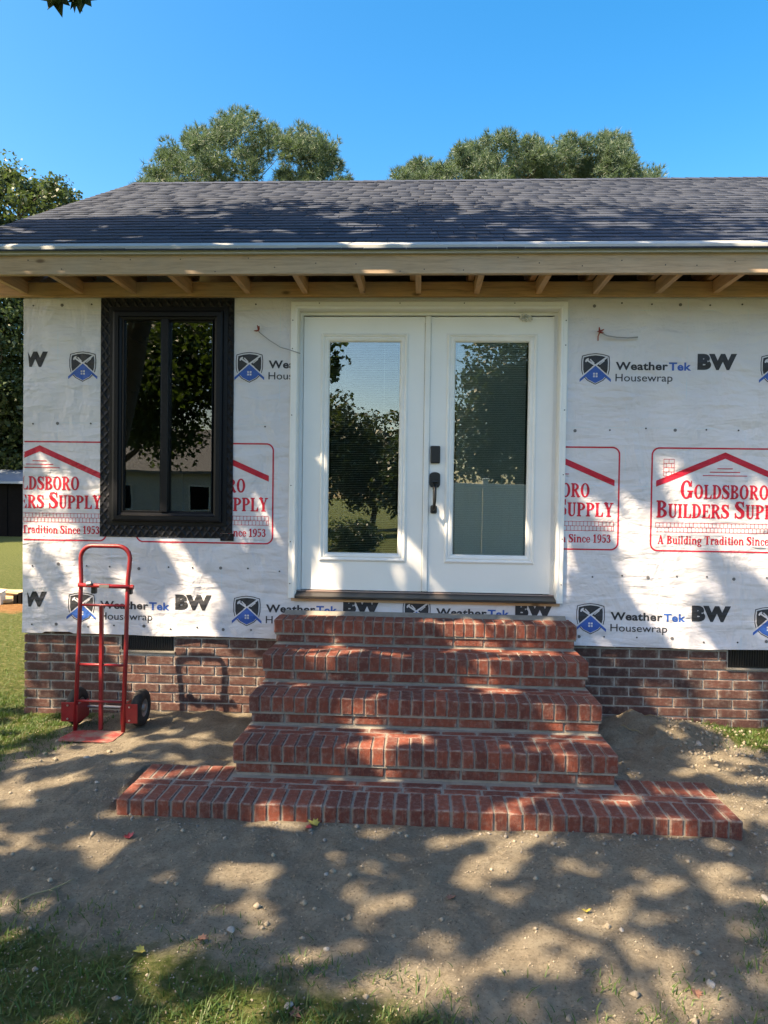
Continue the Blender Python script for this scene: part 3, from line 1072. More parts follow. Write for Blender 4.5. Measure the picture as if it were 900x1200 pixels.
# shield emblem, local origin = top centre
SH = [(-.001, 0), (.045, -.005), (.094, -.018), (.099, -.06), (.098, -.115), (.088, -.155), (.055, -.19), (0, -.218),
      (-.055, -.19), (-.088, -.155), (-.098, -.115), (-.099, -.06), (-.094, -.018), (-.045, -.005)]
sh = sd_poly(SH)
chev = lambda X, Y: Y - (-.086 - np.abs(X) * .87)          # >0 above the roof line
ink = Ink(-.115, .115, -.225, .01, 0.0018)
B_ = (-.115, .115, -.225, .01)
ink.put(lambda X, Y: np.maximum(np.maximum(sh(X, Y), -(sh(X, Y) + .0055)), np.where(chev(X, Y) > -.014, .013 - chev(X, Y), -1)), B_)
ink.put(lambda X, Y: np.maximum(np.maximum(sh(X, Y), -(sh(X, Y) + .0055)), chev(X, Y) + .032), B_)
tools = [sd_seg((-.062, -.046), (.03, -.105), .0055, .0055), sd_seg((-.036, -.044), (-.012, -.068), .0045, .0045), sd_seg((.074, -.030), (-.02, -.098), .006, .006),
         sd_seg((.060, -.052), (.028, -.078), .003, .003), sd_seg((-.062, -.046), (-.066, -.056), .006, .006), sd_seg((-.062, -.046), (-.052, -.040), .006, .006)]
def topf(X, Y):
    d = np.maximum(sh(X, Y) + .014, .011 - chev(X, Y))
    for t in tools: d = np.maximum(d, -t(X, Y))
    return d
ink.put(topf, B_)
SHK = ink.mesh()
ink = Ink(-.115, .115, -.225, .01, 0.0018)
def bluef(X, Y):
    d = np.maximum(sh(X, Y) + .010, chev(X, Y))
    for a in (-1, 1):
        for b in (-1, 1):
            d = np.maximum(d, -sd_rect(a * .009 - .0065, -.151 + b * .009 - .0065, a * .009 + .0065, -.151 + b * .009 + .0065)(X, Y))
    band = np.maximum(np.maximum(chev(X, Y), -(chev(X, Y) + .020)), np.abs(X) - .108)
    return np.minimum(d, band)
ink.put(bluef, B_)
SHB = ink.mesh()


def text_vf(body, width, height, bold, sx=1.0):
    cu = bpy.data.curves.new('t', 'FONT')
    cu.body = body; cu.size = 1.0; cu.offset = bold; cu.resolution_u = 4; cu.fill_mode = 'FRONT'
    cu.space_character = 1.0 + bold * 1.6
    o = bpy.data.objects.new('t', cu); COL.objects.link(o)
    bpy.context.view_layer.update()
    me = bpy.data.meshes.new_from_object(o.evaluated_get(bpy.context.evaluated_depsgraph_get()))
    bpy.data.objects.remove(o); bpy.data.curves.remove(cu)
    P = np.array([v.co[:2] for v in me.vertices]); Fs = [tuple(p.vertices) for p in me.polygons]
    bpy.data.meshes.remove(me)
    lo = P[:, 0].min(); hi = P[:, 0].max()
    P[:, 0] = (P[:, 0] - lo) / (hi - lo) * width
    cap = 0.729 + 2 * bold
    P[:, 1] = (P[:, 1] + bold) / cap * height
    return [tuple(p) for p in P], Fs


K = 1 / 830.0
TW = text_vf('Weather', 297 * K, 50 * K, 0.030)
TT = text_vf('Tek', 126 * K, 50 * K, 0.030)
THo = text_vf('Housewrap', 324 * K, 46 * K, 0.004)
TB = text_vf('BW', 221 * K, 97 * K, 0.075)
for zt in (2.699, 0.9525):
    for kx in range(-1, 6):
        x0 = -2.4917 + 1.22 * kx
        if kx == 2 and zt > 2: continue
        b = -298 * K + zt + .22 - (-.0)          # not used for shield
        parts = ((SHK, 0, 0, 'ink_black', 'printed_shield'), (SHB, 0, 0, 'ink_blue', 'printed_roof_emblem'),
                 (TW, 115 * K, -(213 - 117) * K, 'ink_black', 'printed_lettering'), (TT, 417 * K, -(215 - 117) * K, 'ink_blue', 'printed_lettering'),
                 (THo, 115 * K, -(278 - 117) * K, 'ink_black', 'printed_lettering'), (TB, 577 * K, -(210 - 117) * K, 'ink_black', 'printed_lettering'))
        for vf, dx, dz, mt, nm in parts:
            W = [p[0] + x0 + dx for p in vf[0]]
            if max(W) < WX0 + .01 or min(W) > 4.8: continue
            if zt > 2 and min(W) > -.95 and max(W) < .95: continue
            ink_obj(nm, vf, x0 + dx, zt + dz, M[mt])

# cap nails and staples holding the sheet
nail = MB().tube([(0, 0, 0), (0, -.0022, 0)], .0115, 10).mesh('cap_nail')
nail.materials.append(m_plain('nail_cap', (0.13, 0.13, 0.14), 0.5, 0.1))
hub = MB().tube([(0, 0, 0), (0, -.003, 0)], .0062, 8).mesh('staple')
hub.materials.append(M['ink_grey'])
nr = random.Random(3)
for z0 in (3.035, 2.17, 1.145, 0.71):
    x = WX0 + .07
    c = 0
    while x < 2.75:
        z = z0 + nr.uniform(-.012, .012)
        hid = (abs(x) < 1.0 and z > .93) or (-2.38 < x < -1.36 and z > 1.33)
        if not hid:
            big = (c % 3 == 1)
            link('cap_nail' if big else 'staple', nail if big else hub, None, wrap, (x, wrapy(x, z) - .0008, z))
        c += 1
        x += nr.uniform(.17, .25)

# ---- foundation
found = MB()
found.box(WX0 + .02, WX1 - .02, 0.020, .11, -.25, .70)
found.box(WX0 + .02, WX0 + .11, .11, YB - .02, -.25, .70)
found = found.build('foundation', m_mortar('wall_mortar', (0.40, 0.375, 0.34)), house)
BL, BHt, JT = .194, .0575, .010
PX, PZ = BL + JT, BHt + JT
VENTS = ((-2.204, -1.811, .536, .668), (2.124, 2.52, .52, .66))
bmesh_cache = {}


def brick_mesh(l, d, h, key, mat):
    k = (round(l, 3), round(d, 3), round(h, 3), key)
    if k not in bmesh_cache:
        me = MB().box(-l / 2, l / 2, -d / 2, d / 2, -h / 2, h / 2, .0035).mesh('brick')
        me.materials.append(mat)
        bmesh_cache[k] = me
    return bmesh_cache[k]


br = random.Random(2)
far = MB()
for c in range(11):
    z = .70 - .004 - BHt / 2 - c * PZ
    x = WX0 - (PX / 2 if c % 2 else 0)
    while x < WX1:
        a, b = max(x, WX0), min(x + BL, WX1)
        segs = [(a, b)]
        for (v0, v1, vz0, vz1) in VENTS:
            if z + BHt / 2 > vz0 and z - BHt / 2 < vz1:
                ns = []
                for (p, q) in segs:
                    if q <= v0 or p >= v1: ns.append((p, q))
                    else:
                        if p < v0 - .02: ns.append((p, v0 - .006))
                        if q > v1 + .02: ns.append((v1 + .006, q))
                segs = ns
        for (p, q) in segs:
            if q - p < .025: continue
            l = q - p
            l = round(l / .012) * .012 if abs(l - BL) > .004 else BL
            cx = (p + q) / 2
            if -.98 < p and q < .98: continue
            jit = br.uniform(-.0015, .0015)
            if cx < 2.85 and z > -.02:
                link('brick', brick_mesh(l, .085, BHt, 'f', M['brick_brown']), None, found, (cx, .0555 + jit, z + br.uniform(-.001, .001)),
                     (br.uniform(-.006, .006), 0, br.uniform(-.006, .006)))
            else:
                far.box(cx - l / 2, cx + l / 2, .0125, .1, z - BHt / 2, z + BHt / 2)
        x += PX
    y = .11 + (PX / 2 if c % 2 else 0)
    while y < YB - .1:
        far.box(WX0 + .01, WX0 + .09, y, min(y + BL, YB), z - BHt / 2, z + BHt / 2)
        y += PX
tag(far.build('brick_rows', M['brick_brown'], found), kind='stuff')
for (x0, x1, z0, z1) in VENTS:
    v = MB()
    v.box(x0 + .004, x1 - .004, .016, .05, z0, z1)
    v = v.build('foundation_vent', M['black'], house)
    n = 22
    sm = MB()
    me = MB().box(-.0055, .0055, -.004, .006, -(z1 - z0) / 2 + .012, (z1 - z0) / 2 - .012).mesh('slat'); me.materials.append(M['black'])
    for i in range(n):
        link('slat', me, None, v, (x0 + .02 + (x1 - x0 - .04) * i / (n - 1), .011, (z0 + z1) / 2), (0, 0, .5))
    MB().box(x0 - .008, x1 + .008, .002, .03, z0 - .014, z0 - .002).build('vent_sill', M['mortar'], v)

# ---- eaves
ov = MB().box(-3.26, WX1 + .3, EAVE_Y, EAVE_Y + .038, 3.10, 3.238, .003)
fas = ov.build('fascia', m_wood('fascia_wood', (0.44, 0.315, 0.215), 'x'), house)
nails = MB()
for k_ in range(34):
    x = -3.1 + k_ * .24 + nr.uniform(-.06, .06)
    zz = 3.115 + nr.random() * .1
    nails.tube([(x, EAVE_Y + .001, zz), (x, EAVE_Y - .0015, zz)], .0042, 6)
tag(nails.build('nail_heads', M['black'], fas), kind='stuff')
d = MB()
d.prism([(EAVE_Y - .030, 3.222), (EAVE_Y - .024, 3.222), (EAVE_Y - .024, 3.268), (EAVE_Y + .06, 3.268 + PIT * .084), (EAVE_Y + .06, 3.274 + PIT * .084), (EAVE_Y - .030, 3.273)], 'x', -3.28, WX1 + .32)
d.box(-3.28, WX1 + .32, EAVE_Y - .024, EAVE_Y - .002, 3.222, 3.23)
d.build('drip_edge', M['drip'], house)
MB().box(-3.26, WX1 + .3, -.045, -.008, 3.085, 3.185, .002).build('ledger_board', M['wood_x'], house)
tx = -0.062 - .4064 * 7
lk = MB().box(-.019, .019, EAVE_Y + .04, -.046, 3.101, 3.188, .0015).mesh('soffit_lookout'); lk.materials.append(M['wood_y'])
sl_ = PIT
rf = MB().prism([(EAVE_Y + .04, 3.195), (-.01, 3.195), (.0, 3.195), (.25, 3.195 + .09), (.25, 3.262 + sl_ * .75 - .035), (EAVE_Y + .04, 3.262 + sl_ * .04 - .035)], 'x', -.019, .019).mesh('rafter_tail'); rf.materials.append(M['wood_y'])
x = tx
while x < WX1 + .2:
    j = nr.uniform(-.012, .012)
    link('soffit_lookout', lk, None, house, (x + j, 0, nr.uniform(-.003, .003)))
    link('rafter_tail', rf, None, house, (x + j - .041, 0, 0))
    x += .4064
# thin cable sagging through the open soffit
pts = []
for i in range(140):
    x = -3.2 + i * .06
    pts.append((x, -.16 + .03 * math.sin(x * 2.3), 3.225 + .016 * math.sin(x * 7.7 + 1) + .01 * math.sin(x * 3.1)))
MB().tube(pts, .0035, 5).build('soffit_cable', M['cable'], house, True)

# ---- roof
roof = MB()
DT = .018
RX0, RX1 = -3.26, WX1 + .3
RY = 2.8; RZ = EAVE_Z + PIT * (RY - EAVE_Y)
roof.prism([(EAVE_Y + .002, EAVE_Z - DT), (RY, RZ - DT), (2 * RY - EAVE_Y, EAVE_Z - DT), (2 * RY - EAVE_Y, EAVE_Z), (RY, RZ), (EAVE_Y + .002, EAVE_Z)], 'x', RX0, RX1)
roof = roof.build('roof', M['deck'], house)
for xa in (RX0 - .02, RX1):
    MB().prism([(EAVE_Y + .045, EAVE_Z - .13), (RY, RZ - .16), (2 * RY - EAVE_Y, EAVE_Z - .13), (2 * RY - EAVE_Y, EAVE_Z - .002), (RY, RZ - .002), (EAVE_Y + .045, EAVE_Z - .002)], 'x', xa, xa + .02).build('rake_board', M['wood_y'], roof)

EXP = .127
slope_len = math.hypot(RY - EAVE_Y, RZ - EAVE_Z)
sd = Vector((0, RY - EAVE_Y, RZ - EAVE_Z)).normalized()
sn = Vector((0, -sd.z, sd.y))
ang = math.atan2(sd.z, sd.y)
shr = random.Random(9)
VAR = []
for i in range(30):
    wd = .11 + .012 * (i % 15) + .02 * (i % 4)
    tint = shr.random()
    th = .0022 * (i % 2)
    m = MB()
    L = EXP + .03
    # lower (butt) edge proud, upper edge tucked under the course above
    m.add([(-wd / 2, 0, .002), (wd / 2, 0, .002), (wd / 2, L, .0), (-wd / 2, L, .0),
           (-wd / 2 + .002, 0, .010 + th), (wd / 2 - .002, 0, .010 + th), (wd / 2 - .002, L, .004), (-wd / 2 + .002, L, .004)],
          [(3, 2, 1, 0), (4, 5, 6, 7), (0, 1, 5, 4), (1, 2, 6, 5), (2, 3, 7, 6), (3, 0, 4, 7)])
    me = m.mesh('shingle')
    a = me.color_attributes.new('tint', 'FLOAT_COLOR', 'POINT')
    a.data.foreach_set('color', [c for _ in range(8) for c in (tint, tint, tint, 1)])
    me.materials.append(M['shingle'])
    VAR.append((wd, tint, th, me))
SV, SF, ST = [], [], []
count = 0
nrow = int(slope_len / EXP) + 1
RM = Matrix.Rotation(ang, 4, 'X')


def shingle_joined(x, s, wd, tint, th, back=False):
    n0 = len(SV)
    L = min(EXP + .03, slope_len - s + .0)
    for (u, v, h) in ((-wd / 2, 0, .002), (wd / 2, 0, .002), (wd / 2, L, 0), (-wd / 2, L, 0), (-wd / 2 + .002, 0, .010 + th), (wd / 2 - .002, 0, .010 + th), (wd / 2 - .002, L, .004), (-wd / 2 + .002, L, .004)):
        p = Vector((x + u, EAVE_Y, EAVE_Z)) + sd * (s + v) + sn * h
        if back: p.y = 2 * RY - p.y
        SV.append(tuple(p)); ST.append(tint)
    for f in ((3, 2, 1, 0), (4, 5, 6, 7), (0, 1, 5, 4), (1, 2, 6, 5), (2, 3, 7, 6), (3, 0, 4, 7)):
        SF.append(tuple(i + n0 for i in f))


for r in range(nrow):
    s = -.058 + r * EXP
    if s > slope_len - .03: break
    x = RX0 - .025 - shr.random() * .1
    while x < RX1 + .02:
        wd, tint, th, me = VAR[shr.randrange(30)]
        cx = x + wd / 2
        x += wd + .002
        lo_, hi_ = max(cx - wd / 2, RX0 - .028), min(cx + wd / 2, RX1 + .028)
        if hi_ - lo_ < .02: continue
        if hi_ - lo_ < wd - .001:            # cut to the rake
            shingle_joined((lo_ + hi_) / 2, s, hi_ - lo_, tint, th); shingle_joined((lo_ + hi_) / 2, s, hi_ - lo_, tint, th, True)
            continue
        p = Vector((cx, EAVE_Y, EAVE_Z)) + sd * s
        vis = -3.35 < cx < 2.75
        if count < 300 and vis and s < slope_len - EXP - .03:
            link('shingle', me, None, roof, tuple(p), (ang, 0, 0)); count += 1
        else:
            shingle_joined(cx, s, wd, tint, th)
        shingle_joined(cx, s, wd, tint, th, True)
for i in range(int((RX1 - RX0) / .15) + 1):       # ridge caps
    x = RX0 + i * .15
    n0 = len(SV); tn = shr.random()
    for (dx, h) in ((-.005, .008), (.2, .002)):
        for (dy) in (-.13, 0, .13):
            SV.append((x + dx, RY + dy, RZ - abs(dy) * PIT + .012 + h)); ST.append(tn)
    SF += [(n0, n0 + 1, n0 + 4, n0 + 3), (n0 + 1, n0 + 2, n0 + 5, n0 + 4)]
me = mesh_np('shingle_field', np.array(SV), np.array(SF))
a = me.color_attributes.new('tint', 'FLOAT_COLOR', 'POINT')
a.data.foreach_set('color', np.array([[t, t, t, 1] for t in ST], np.float32).ravel())
tag(link('shingle_field', me, M['shingle'], roof), kind='stuff')


# ---- door
def frame3(x0, x1, zb, zt, prof):
    """three-sided casing; prof = (inset, y) from the outside in"""
    m = MB()
    m.strip([[(x0 + i, y, zb), (x0 + i, y, zt - i), (x1 - i, y, zt - i), (x1 - i, y, zb)] for i, y in prof], False)
    return m


def frame4(x0, x1, z0, z1, prof):
    m = MB()
    m.strip([[(x0 + i, y, z0 + i), (x0 + i, y, z1 - i), (x1 - i, y, z1 - i), (x1 - i, y, z0 + i)] for i, y in prof], True)
    return m


df = frame3(-.972, .970, .948, 3.054, [(0, .0), (0, -.026), (.004, -.030), (.030, -.030), (.034, -.034), (.046, -.034), (.050, -.026), (.053, -.012), (.053, .06), (.075, .06), (.079, .055), (.079, .10), (.12, .10)])
door_frame = df.build('door_frame', M['trim'], house)
nm_ = MB().tube([(0, .0, 0), (0, -.002, 0)], .0042, 6).mesh('nail_head'); nm_.materials.append(M['black'])
for (x, z) in [(-.958, q) for q in (2.92, 2.72, 2.25, 1.75, 1.35, 1.05)] + [(.956, q) for q in (2.92, 2.75, 2.3, 1.85, 1.4, 1.08)] + [(q, 3.04) for q in (-.77, -.2, .25, .6)]:
    link('nail_head', nm_, None, door_frame, (x, -.0302, z))
th = MB()
th.prism([(-.062, .955), (-.062, .966), (-.04, .972), (.03, .990), (.10, .990), (.10, .948), (-.05, .948)], 'x', -.918, .918)
th.build('threshold', M['sill'], door_frame)
MB().box(-.93, .93, .022, .06, .990, .997).build('threshold_strip', m_plain('strip', (.30, .22, .20), .45, .1), door_frame)
MB().box(-.95, .95, -.024, .0, .926, .946).build('sill_plate', M['wood_x'], door_frame)
LZ0, LZ1 = 1.003, 2.962
dleaf = {}
for nm, x0, x1, g0, g1 in (('left', -.888, -.022, -.702, -.197), ('right', .0235, .891, .198, .715)):
    gz0, gz1 = 1.255, 2.802
    y0, y1 = .045, .089
    e = .030
    m = MB()
    m.box(x0, g0 - e, y0, y1, LZ0, LZ1); m.box(g1 + e, x1, y0, y1, LZ0, LZ1)
    m.box(g0 - e, g1 + e, y0, y1, LZ0, gz0 - e); m.box(g0 - e, g1 + e, y0, y1, gz1 + e, LZ1)
    lf = m.build('door_leaf', M['white'], house)
    frame4(g0 - .06, g1 + .06, gz0 - .043, gz1 + .043, [(0, y0), (.002, y0 - .008), (.012, y0 - .013), (.020, y0 - .010), (.026, y0 - .004), (.036, y0 - .006), (.052, y0 - .001), (.060, y0 + .012), (.062, y0 + .03)]).build('lite_frame', M['trim'], lf)
    MB().box(g0 - .005, g1 + .005, y0 + .014, y0 + .018, gz0 - .02, gz1 + .02).build('pane', M['glass'], lf)
    # mini blind sealed between the panes
    tilt = math.radians(20 if nm == 'left' else 62)
    n = 118
    hw_ = .0065
    sm = MB()
    for i in range(n):
        z = gz0 + .012 + (gz1 - gz0 - .04) * i / (n - 1)
        dy, dz = hw_ * math.cos(tilt), hw_ * math.sin(tilt)
        yc = y0 + .031
        sm.quad((g0 + .014, yc - dy, z - dz), (g1 - .014, yc - dy, z - dz), (g1 - .014, yc + dy, z + dz), (g0 + .014, yc + dy, z + dz))
    for fx in (.22, .78):
        xx = g0 + (g1 - g0) * fx
        sm.tube([(xx, y0 + .023, gz0), (xx, y0 + .023, gz1)], .0009, 4)
    sm.box(g0 + .012, g1 - .012, y0 + .024, y0 + .038, gz1 - .02, gz1 + .001)
    tag(sm.build('mini_blind', M['blind'], lf), kind='stuff')
    dleaf[nm] = lf
rt_ = dleaf['right']
MB().box(-.020, .022, .030, .052, LZ0, LZ1 + .006, .006).build('astragal', M['trim'], dleaf['left'])
# keypad lock and grip handle
MB().box(.030, .099, .022, .046, 1.922, 2.046, .006).build('keypad_lock', M['black'], rt_)
hm = MB()
prof = []
for i in range(9): prof.append((.064 + .038 * math.cos(math.pi * i / 8), 1.838 + .022 * math.sin(math.pi * i / 8)))
prof += [(.026, 1.77), (.036, 1.752), (.064, 1.747), (.092, 1.752), (.102, 1.77)]
hm.prism(prof, 'y', .028, .046)
hm = hm.build('door_handle', M['black'], rt_)
MB().tube([(.062, .034, 1.765), (.063, -.012, 1.752), (.064, -.022, 1.70), (.063, -.020, 1.64), (.058, -.008, 1.60), (.057, .03, 1.592)], [.013, .014, .013, .012, .011, .010], 8).build('grip', M['black'], hm, True)
MB().box(.036, .082, .026, .046, 1.564, 1.623, .008).build('grip_mount', M['black'], hm)
MB().tube([(.045, .03, 1.79), (.085, .03, 1.79), (.085, -.004, 1.792), (.045, -.004, 1.792)], .006, 6).build('thumb_latch', M['black'], hm)
# clear plastic bag of keys taped at the head of the right leaf
bgm = MB()
for i in range(10):
    a = 2 * math.pi * i / 10
    bgm.tube([(.68, .04, 2.965), (.68 + .035 * math.cos(a), .02 + .012 * math.sin(a * 2), 2.957 + .016 * math.sin(a)), (.69 + .045 * math.cos(a + .4), .03, 2.945 + .02 * math.sin(a + .3))], [.004, .009, .003], 5)
bgm.build('hardware_bag', m_plain('bag', (.6, .62, .6), .25, .1), rt_)

# ---- window
wr = empty('window', (0, 0, 0), house)
tp = [(-2.357, -2.250, 1.362, 3.082), (-1.470, -1.383, 1.40, 3.082), (-2.250, -1.470, 2.985, 3.082), (-2.250, -1.470, 1.362, 1.476)]
for i, (a, b, c, e) in enumerate(tp):
    MB().box(a, b, -.0115 - (.001 if i < 2 else 0), -.0065, c, e, .0015).build('flashing_tape', M['tape'], wr)
MB().box(-1.470, -1.372, -.0135, -.008, 1.345, 1.398, .0015).build('flashing_tape', M['tape'], wr)
frame4(-2.290, -1.425, 1.445, 3.02, [(0, -.012), (.002, -.016), (.030, -.017), (.034, -.042), (.048, -.046), (.075, -.046), (.079, -.030), (.094, -.026), (.098, .0), (.108, .004), (.110, .03)]).build('window_frame', M['vinyl'], wr)
MB().box(-1.902, -1.852, -.036, .02, 1.545, 2.93, .004).build('mullion', M['vinyl'], wr)
frame4(-2.196, -1.898, 1.538, 2.942, [(0, -.012), (.002, -.022), (.014, -.024), (.018, .004), (.02, .02)]).build('sash', M['vinyl'], wr)
frame4(-1.86, -1.535, 1.528, 2.95, [(0, -.004), (.002, -.010), (.006, -.012), (.010, .004), (.012, .02)]).build('sash', M['vinyl'], wr)
MB().box(-2.185, -1.905, .0, .004, 1.545, 2.94).build('pane', M['wglass'], wr)
MB().box(-1.855, -1.54, .008, .012, 1.535, 2.945).build('pane', M['wglass'], wr)


# ---- cables poking through the wrap
def stub(pts, nx, nz, r=.0045):
    c = MB().tube(pts, r, 6).build('electrical_cable', M['cable'], house, True)
    for i in range(4):
        a = nr.uniform(0, 6.3)
        MB().tube([(nx, -.02, nz), (nx + .014 * math.cos(a), -.034, nz + .012 * math.sin(a)), (nx + .026 * math.cos(a), -.04 - .01 * i, nz + .024 * math.sin(a))], [.006, .006, .003], 6).build('wire', M['copper'], c)


stub([(1.195, -.004, 2.843), (1.20, -.03, 2.835), (1.235, -.045, 2.812), (1.30, -.04, 2.803), (1.38, -.035, 2.80), (1.447, -.03, 2.806)], 1.19, 2.848)
MB().tube([(1.19, -.03, 2.845), (1.175, -.035, 2.81), (1.176, -.034, 2.78)], .004, 6).build('wire', M['copper'], house)
stub([(-1.21, -.004, 2.85), (-1.19, -.03, 2.828), (-1.12, -.04, 2.775), (-1.04, -.045, 2.725), (-.97, -.05, 2.705), (-.90, -.042, 2.683)], -1.205, 2.852, .003)

# ------------------------------------------------------------------ brick steps
W2, RISE, TREAD, TOPD, LWD, LDP, LZT = 1.0211, .1644, .3497, .2805, 1.5062, .4757, .1787
steps = empty('brick_steps', (0, TOPD * -1, 0))
tag(steps, 'five red brick steps on a wide brick landing below the double glass door', 'steps')
OFF = Vector((0, TOPD, 0))
ALL = []          # (parent, (cx,cy,cz), (l,d,h))
RW, RH, RL = .0575, .092, .194


def stp(i): return STEP[i]


STEP = []
sr = random.Random(21)
for i in range(4):
    zt = LZT + (4 - i) * RISE
    yf = -TOPD - i * TREAD
    yb = yf + TREAD + .02 if i else -.025
    m = MB()
    m.box(-W2 + .007, W2 - .007, yf + .007, yf + TREAD + .17 if i else -.03, zt - .105, zt - .006)
    m.box(-W2 + .02, W2 - .02, yf + .02, yf + TREAD + .17 if i else -.03, zt - RISE - .09, zt - .105)
    if not i:      # mortar fillet against the wall
        m.prism([(-.07, zt - .006), (-.012, zt - .006), (-.012, zt + .022)], 'x', -W2 + .03, W2 - .03)
    mb = m.build('step', M['mortar'], steps, loc=tuple(OFF))
    STEP.append(mb)
    p = 2 * W2 / 30
    for k_ in range(30):
        ALL.append((i, (-W2 + (k_ + .5) * p, yf + RL / 2, zt - RH / 2), (p - .0088, RL, RH)))
    q = 2 * W2 / 10
    for k_ in range(10):
        ALL.append((i, (-W2 + .012 + (k_ + .5) * (2 * W2 - .024) / 10, yf + .013 + .045, zt - RH - .012 - .026), ((2 * W2 - .024) / 10 - .011, .09, .052)))
    ys = yf + RL + .011
    rows = 2 if i else 1
    for r_ in range(rows):
        off = 0 if r_ == 0 else q / 2
        k_ = 0
        xa = -W2
        while xa < W2 - .02:
            ln = q if not (r_ == 1 and k_ == 0) else q / 2
            xb = min(xa + ln, W2)
            ALL.append((i, ((xa + xb) / 2, ys + .0285 + r_ * .068, zt - .003 - RH / 2), (xb - xa - .011, .057, RH)))
            xa = xb; k_ += 1
    for sgn in (-1, 1):
        for (a, b) in ((yf + .116, yf + .31),):
            ALL.append((i, (sgn * (W2 - .012 - .045), (a + b) / 2, zt - RH - .012 - .026), (.09, b - a, .052)))
m = MB()
yl = -TOPD - 4 * TREAD
m.box(-LWD + .007, LWD - .007, yl + .007, yl + LDP - .007, .0, LZT - .006)
STEP.append(m.build('step', M['mortar'], steps, loc=tuple(OFF)))
n = 44
p = 2 * LWD / n
for k_ in range(n):
    ALL.append((4, (-LWD + (k_ + .5) * p, yl + RL / 2, LZT - RH / 2 - .001), (p - .0095, RL, RH)))
ys = yl + RL + .012
for k_ in range(15):
    q = 2 * LWD / 15
    ALL.append((4, (-LWD + (k_ + .5) * q, ys + .0285, LZT - .003 - RH / 2), (q - .012, .057, RH)))
for k_ in range(9):
    q = 2 * W2 / 9
    ALL.append((4, (-W2 + (k_ + .5) * q, ys + .0285 + .069, LZT - .004 - RH / 2), (q - .012, .057, RH)))
for sgn in (-1, 1):
    for k_ in range(7):
        q = (LWD - W2 - .004) / 7
        ALL.append((4, (sgn * (W2 + .004 + (k_ + .5) * q), ys + .069 + RL / 2 + .001, LZT - RH / 2 - .001), (q - .0095, RL, RH)))


def shows(b):      # rough size in view, decides which bricks stay single
    i, c, d = b
    dist = (Vector(c) - CAM).length
    top = (CAM.z - c[2]) / dist
    front = 0.9
    hidden = 0.35 if (d[1] < .06 and i < 2) else (0.2 if d[1] > .15 and d[0] < .1 and d[2] < .06 else 1)
    return (d[0] * d[2] * front * (1 if d[1] > .08 else 0) + d[0] * d[1] * top) / dist ** 2 * hidden


order = sorted(range(len(ALL)), key=lambda k: -shows(ALL[k]))
keep = set(order[:300])
spill = MB()
for k_, (i, c, d) in enumerate(ALL):
    jx, jy, jz = sr.uniform(-.0012, .0012), sr.uniform(-.0022, .0022), sr.uniform(-.0018, .0018)
    if k_ in keep:
        link('brick', brick_mesh(round(d[0] / .002) * .002, d[1], d[2], 's', M['brick_red']), None, STEP[i], (c[0] + jx, c[1] + jy, c[2] + jz),
             (sr.uniform(-.009, .009), sr.uniform(-.009, .009), sr.uniform(-.009, .009)))
    else:
        spill.box(c[0] - d[0] / 2, c[0] + d[0] / 2, c[1] - d[1] / 2, c[1] + d[1] / 2, c[2] - d[2] / 2, c[2] + d[2] / 2, .003)
tag(spill.build('brick_rows', M['brick_red'], steps, loc=tuple(OFF)), kind='stuff')

# ------------------------------------------------------------------ hand truck
TX, TY = -2.148, -.46
TZ = min(ground_h(TX - .1, TY - .1), ground_h(TX + .1, TY - .1)) + .012
tr = empty('hand_truck', (TX, TY, TZ))
tag(tr, 'upright red steel hand truck with black tyres parked against the brick foundation', 'hand truck')
hw_ = .163


def lean(z): return .085 * z / 1.22


pts = [(-hw_, lean(0), .0), (-hw_, lean(.5), .5), (-hw_ + .003, lean(1.0), 1.0), (-hw_ - .004, lean(1.08), 1.09)]
for i in range(7):
    a = math.pi - i * math.pi / 12
    pts.append((-hw_ + .075 + .082 * math.cos(a), lean(1.15), 1.145 + .082 * math.sin(a)))
pts2 = [(-x, y, z) for x, y, z in reversed(pts)]
MB().tube(pts + pts2, .0145, 10).build('frame_tube', M['red'], tr, True)
MB().box(-.012, .012, lean(.4) - .014, lean(.4) + .012, .0, .835, .003).build('centre_rail', M['red'], tr)
for z in (.83, .435, .195):
    MB().tube([(-hw_, lean(z), z), (hw_, lean(z), z)], .0085, 8).build('crossbar', M['red'], tr, True)
hb = MB().tube([(-hw_ - .006, lean(.96) - .018, .965), (hw_ + .028, lean(.96) - .018, .958)], .0135, 8).build('folding_handle', M['red'], tr, True)
MB().tube([(hw_ + .026, lean(.96) - .018, .958), (hw_ + .045, lean(.96) - .018, .957)], [.017, .015], 8).build('end_cap', M['red'], hb)
MB().tube([(-.105, lean(.96) - .03, .975), (-.075, lean(.96) - .03, .978)], .016, 8).build('clamp', M['steel'], hb)
MB().box(-.02, .045, lean(.96) - .034, lean(.96) - .031, .952, .972).build('label_plate', M['steel'], hb)
for s_ in (-.075, hw_ + .008):
    MB().box(s_ - .016, s_ + .016, lean(.95) - .006, lean(.95) + .03, .905, .95, .005).build('latch_bracket', M['black'], tr)
MB().prism([(-.175, -.20), (.155, -.20), (.172, -.185), (.172, .008), (-.165, .008), (-.19, -.17)], 'z', -.006, .0).build('toe_plate', M['plate'], tr)
MB().tube([(-.245, .150, .118), (.245, .150, .118)], .009, 8).build('axle', M['steel'], tr)
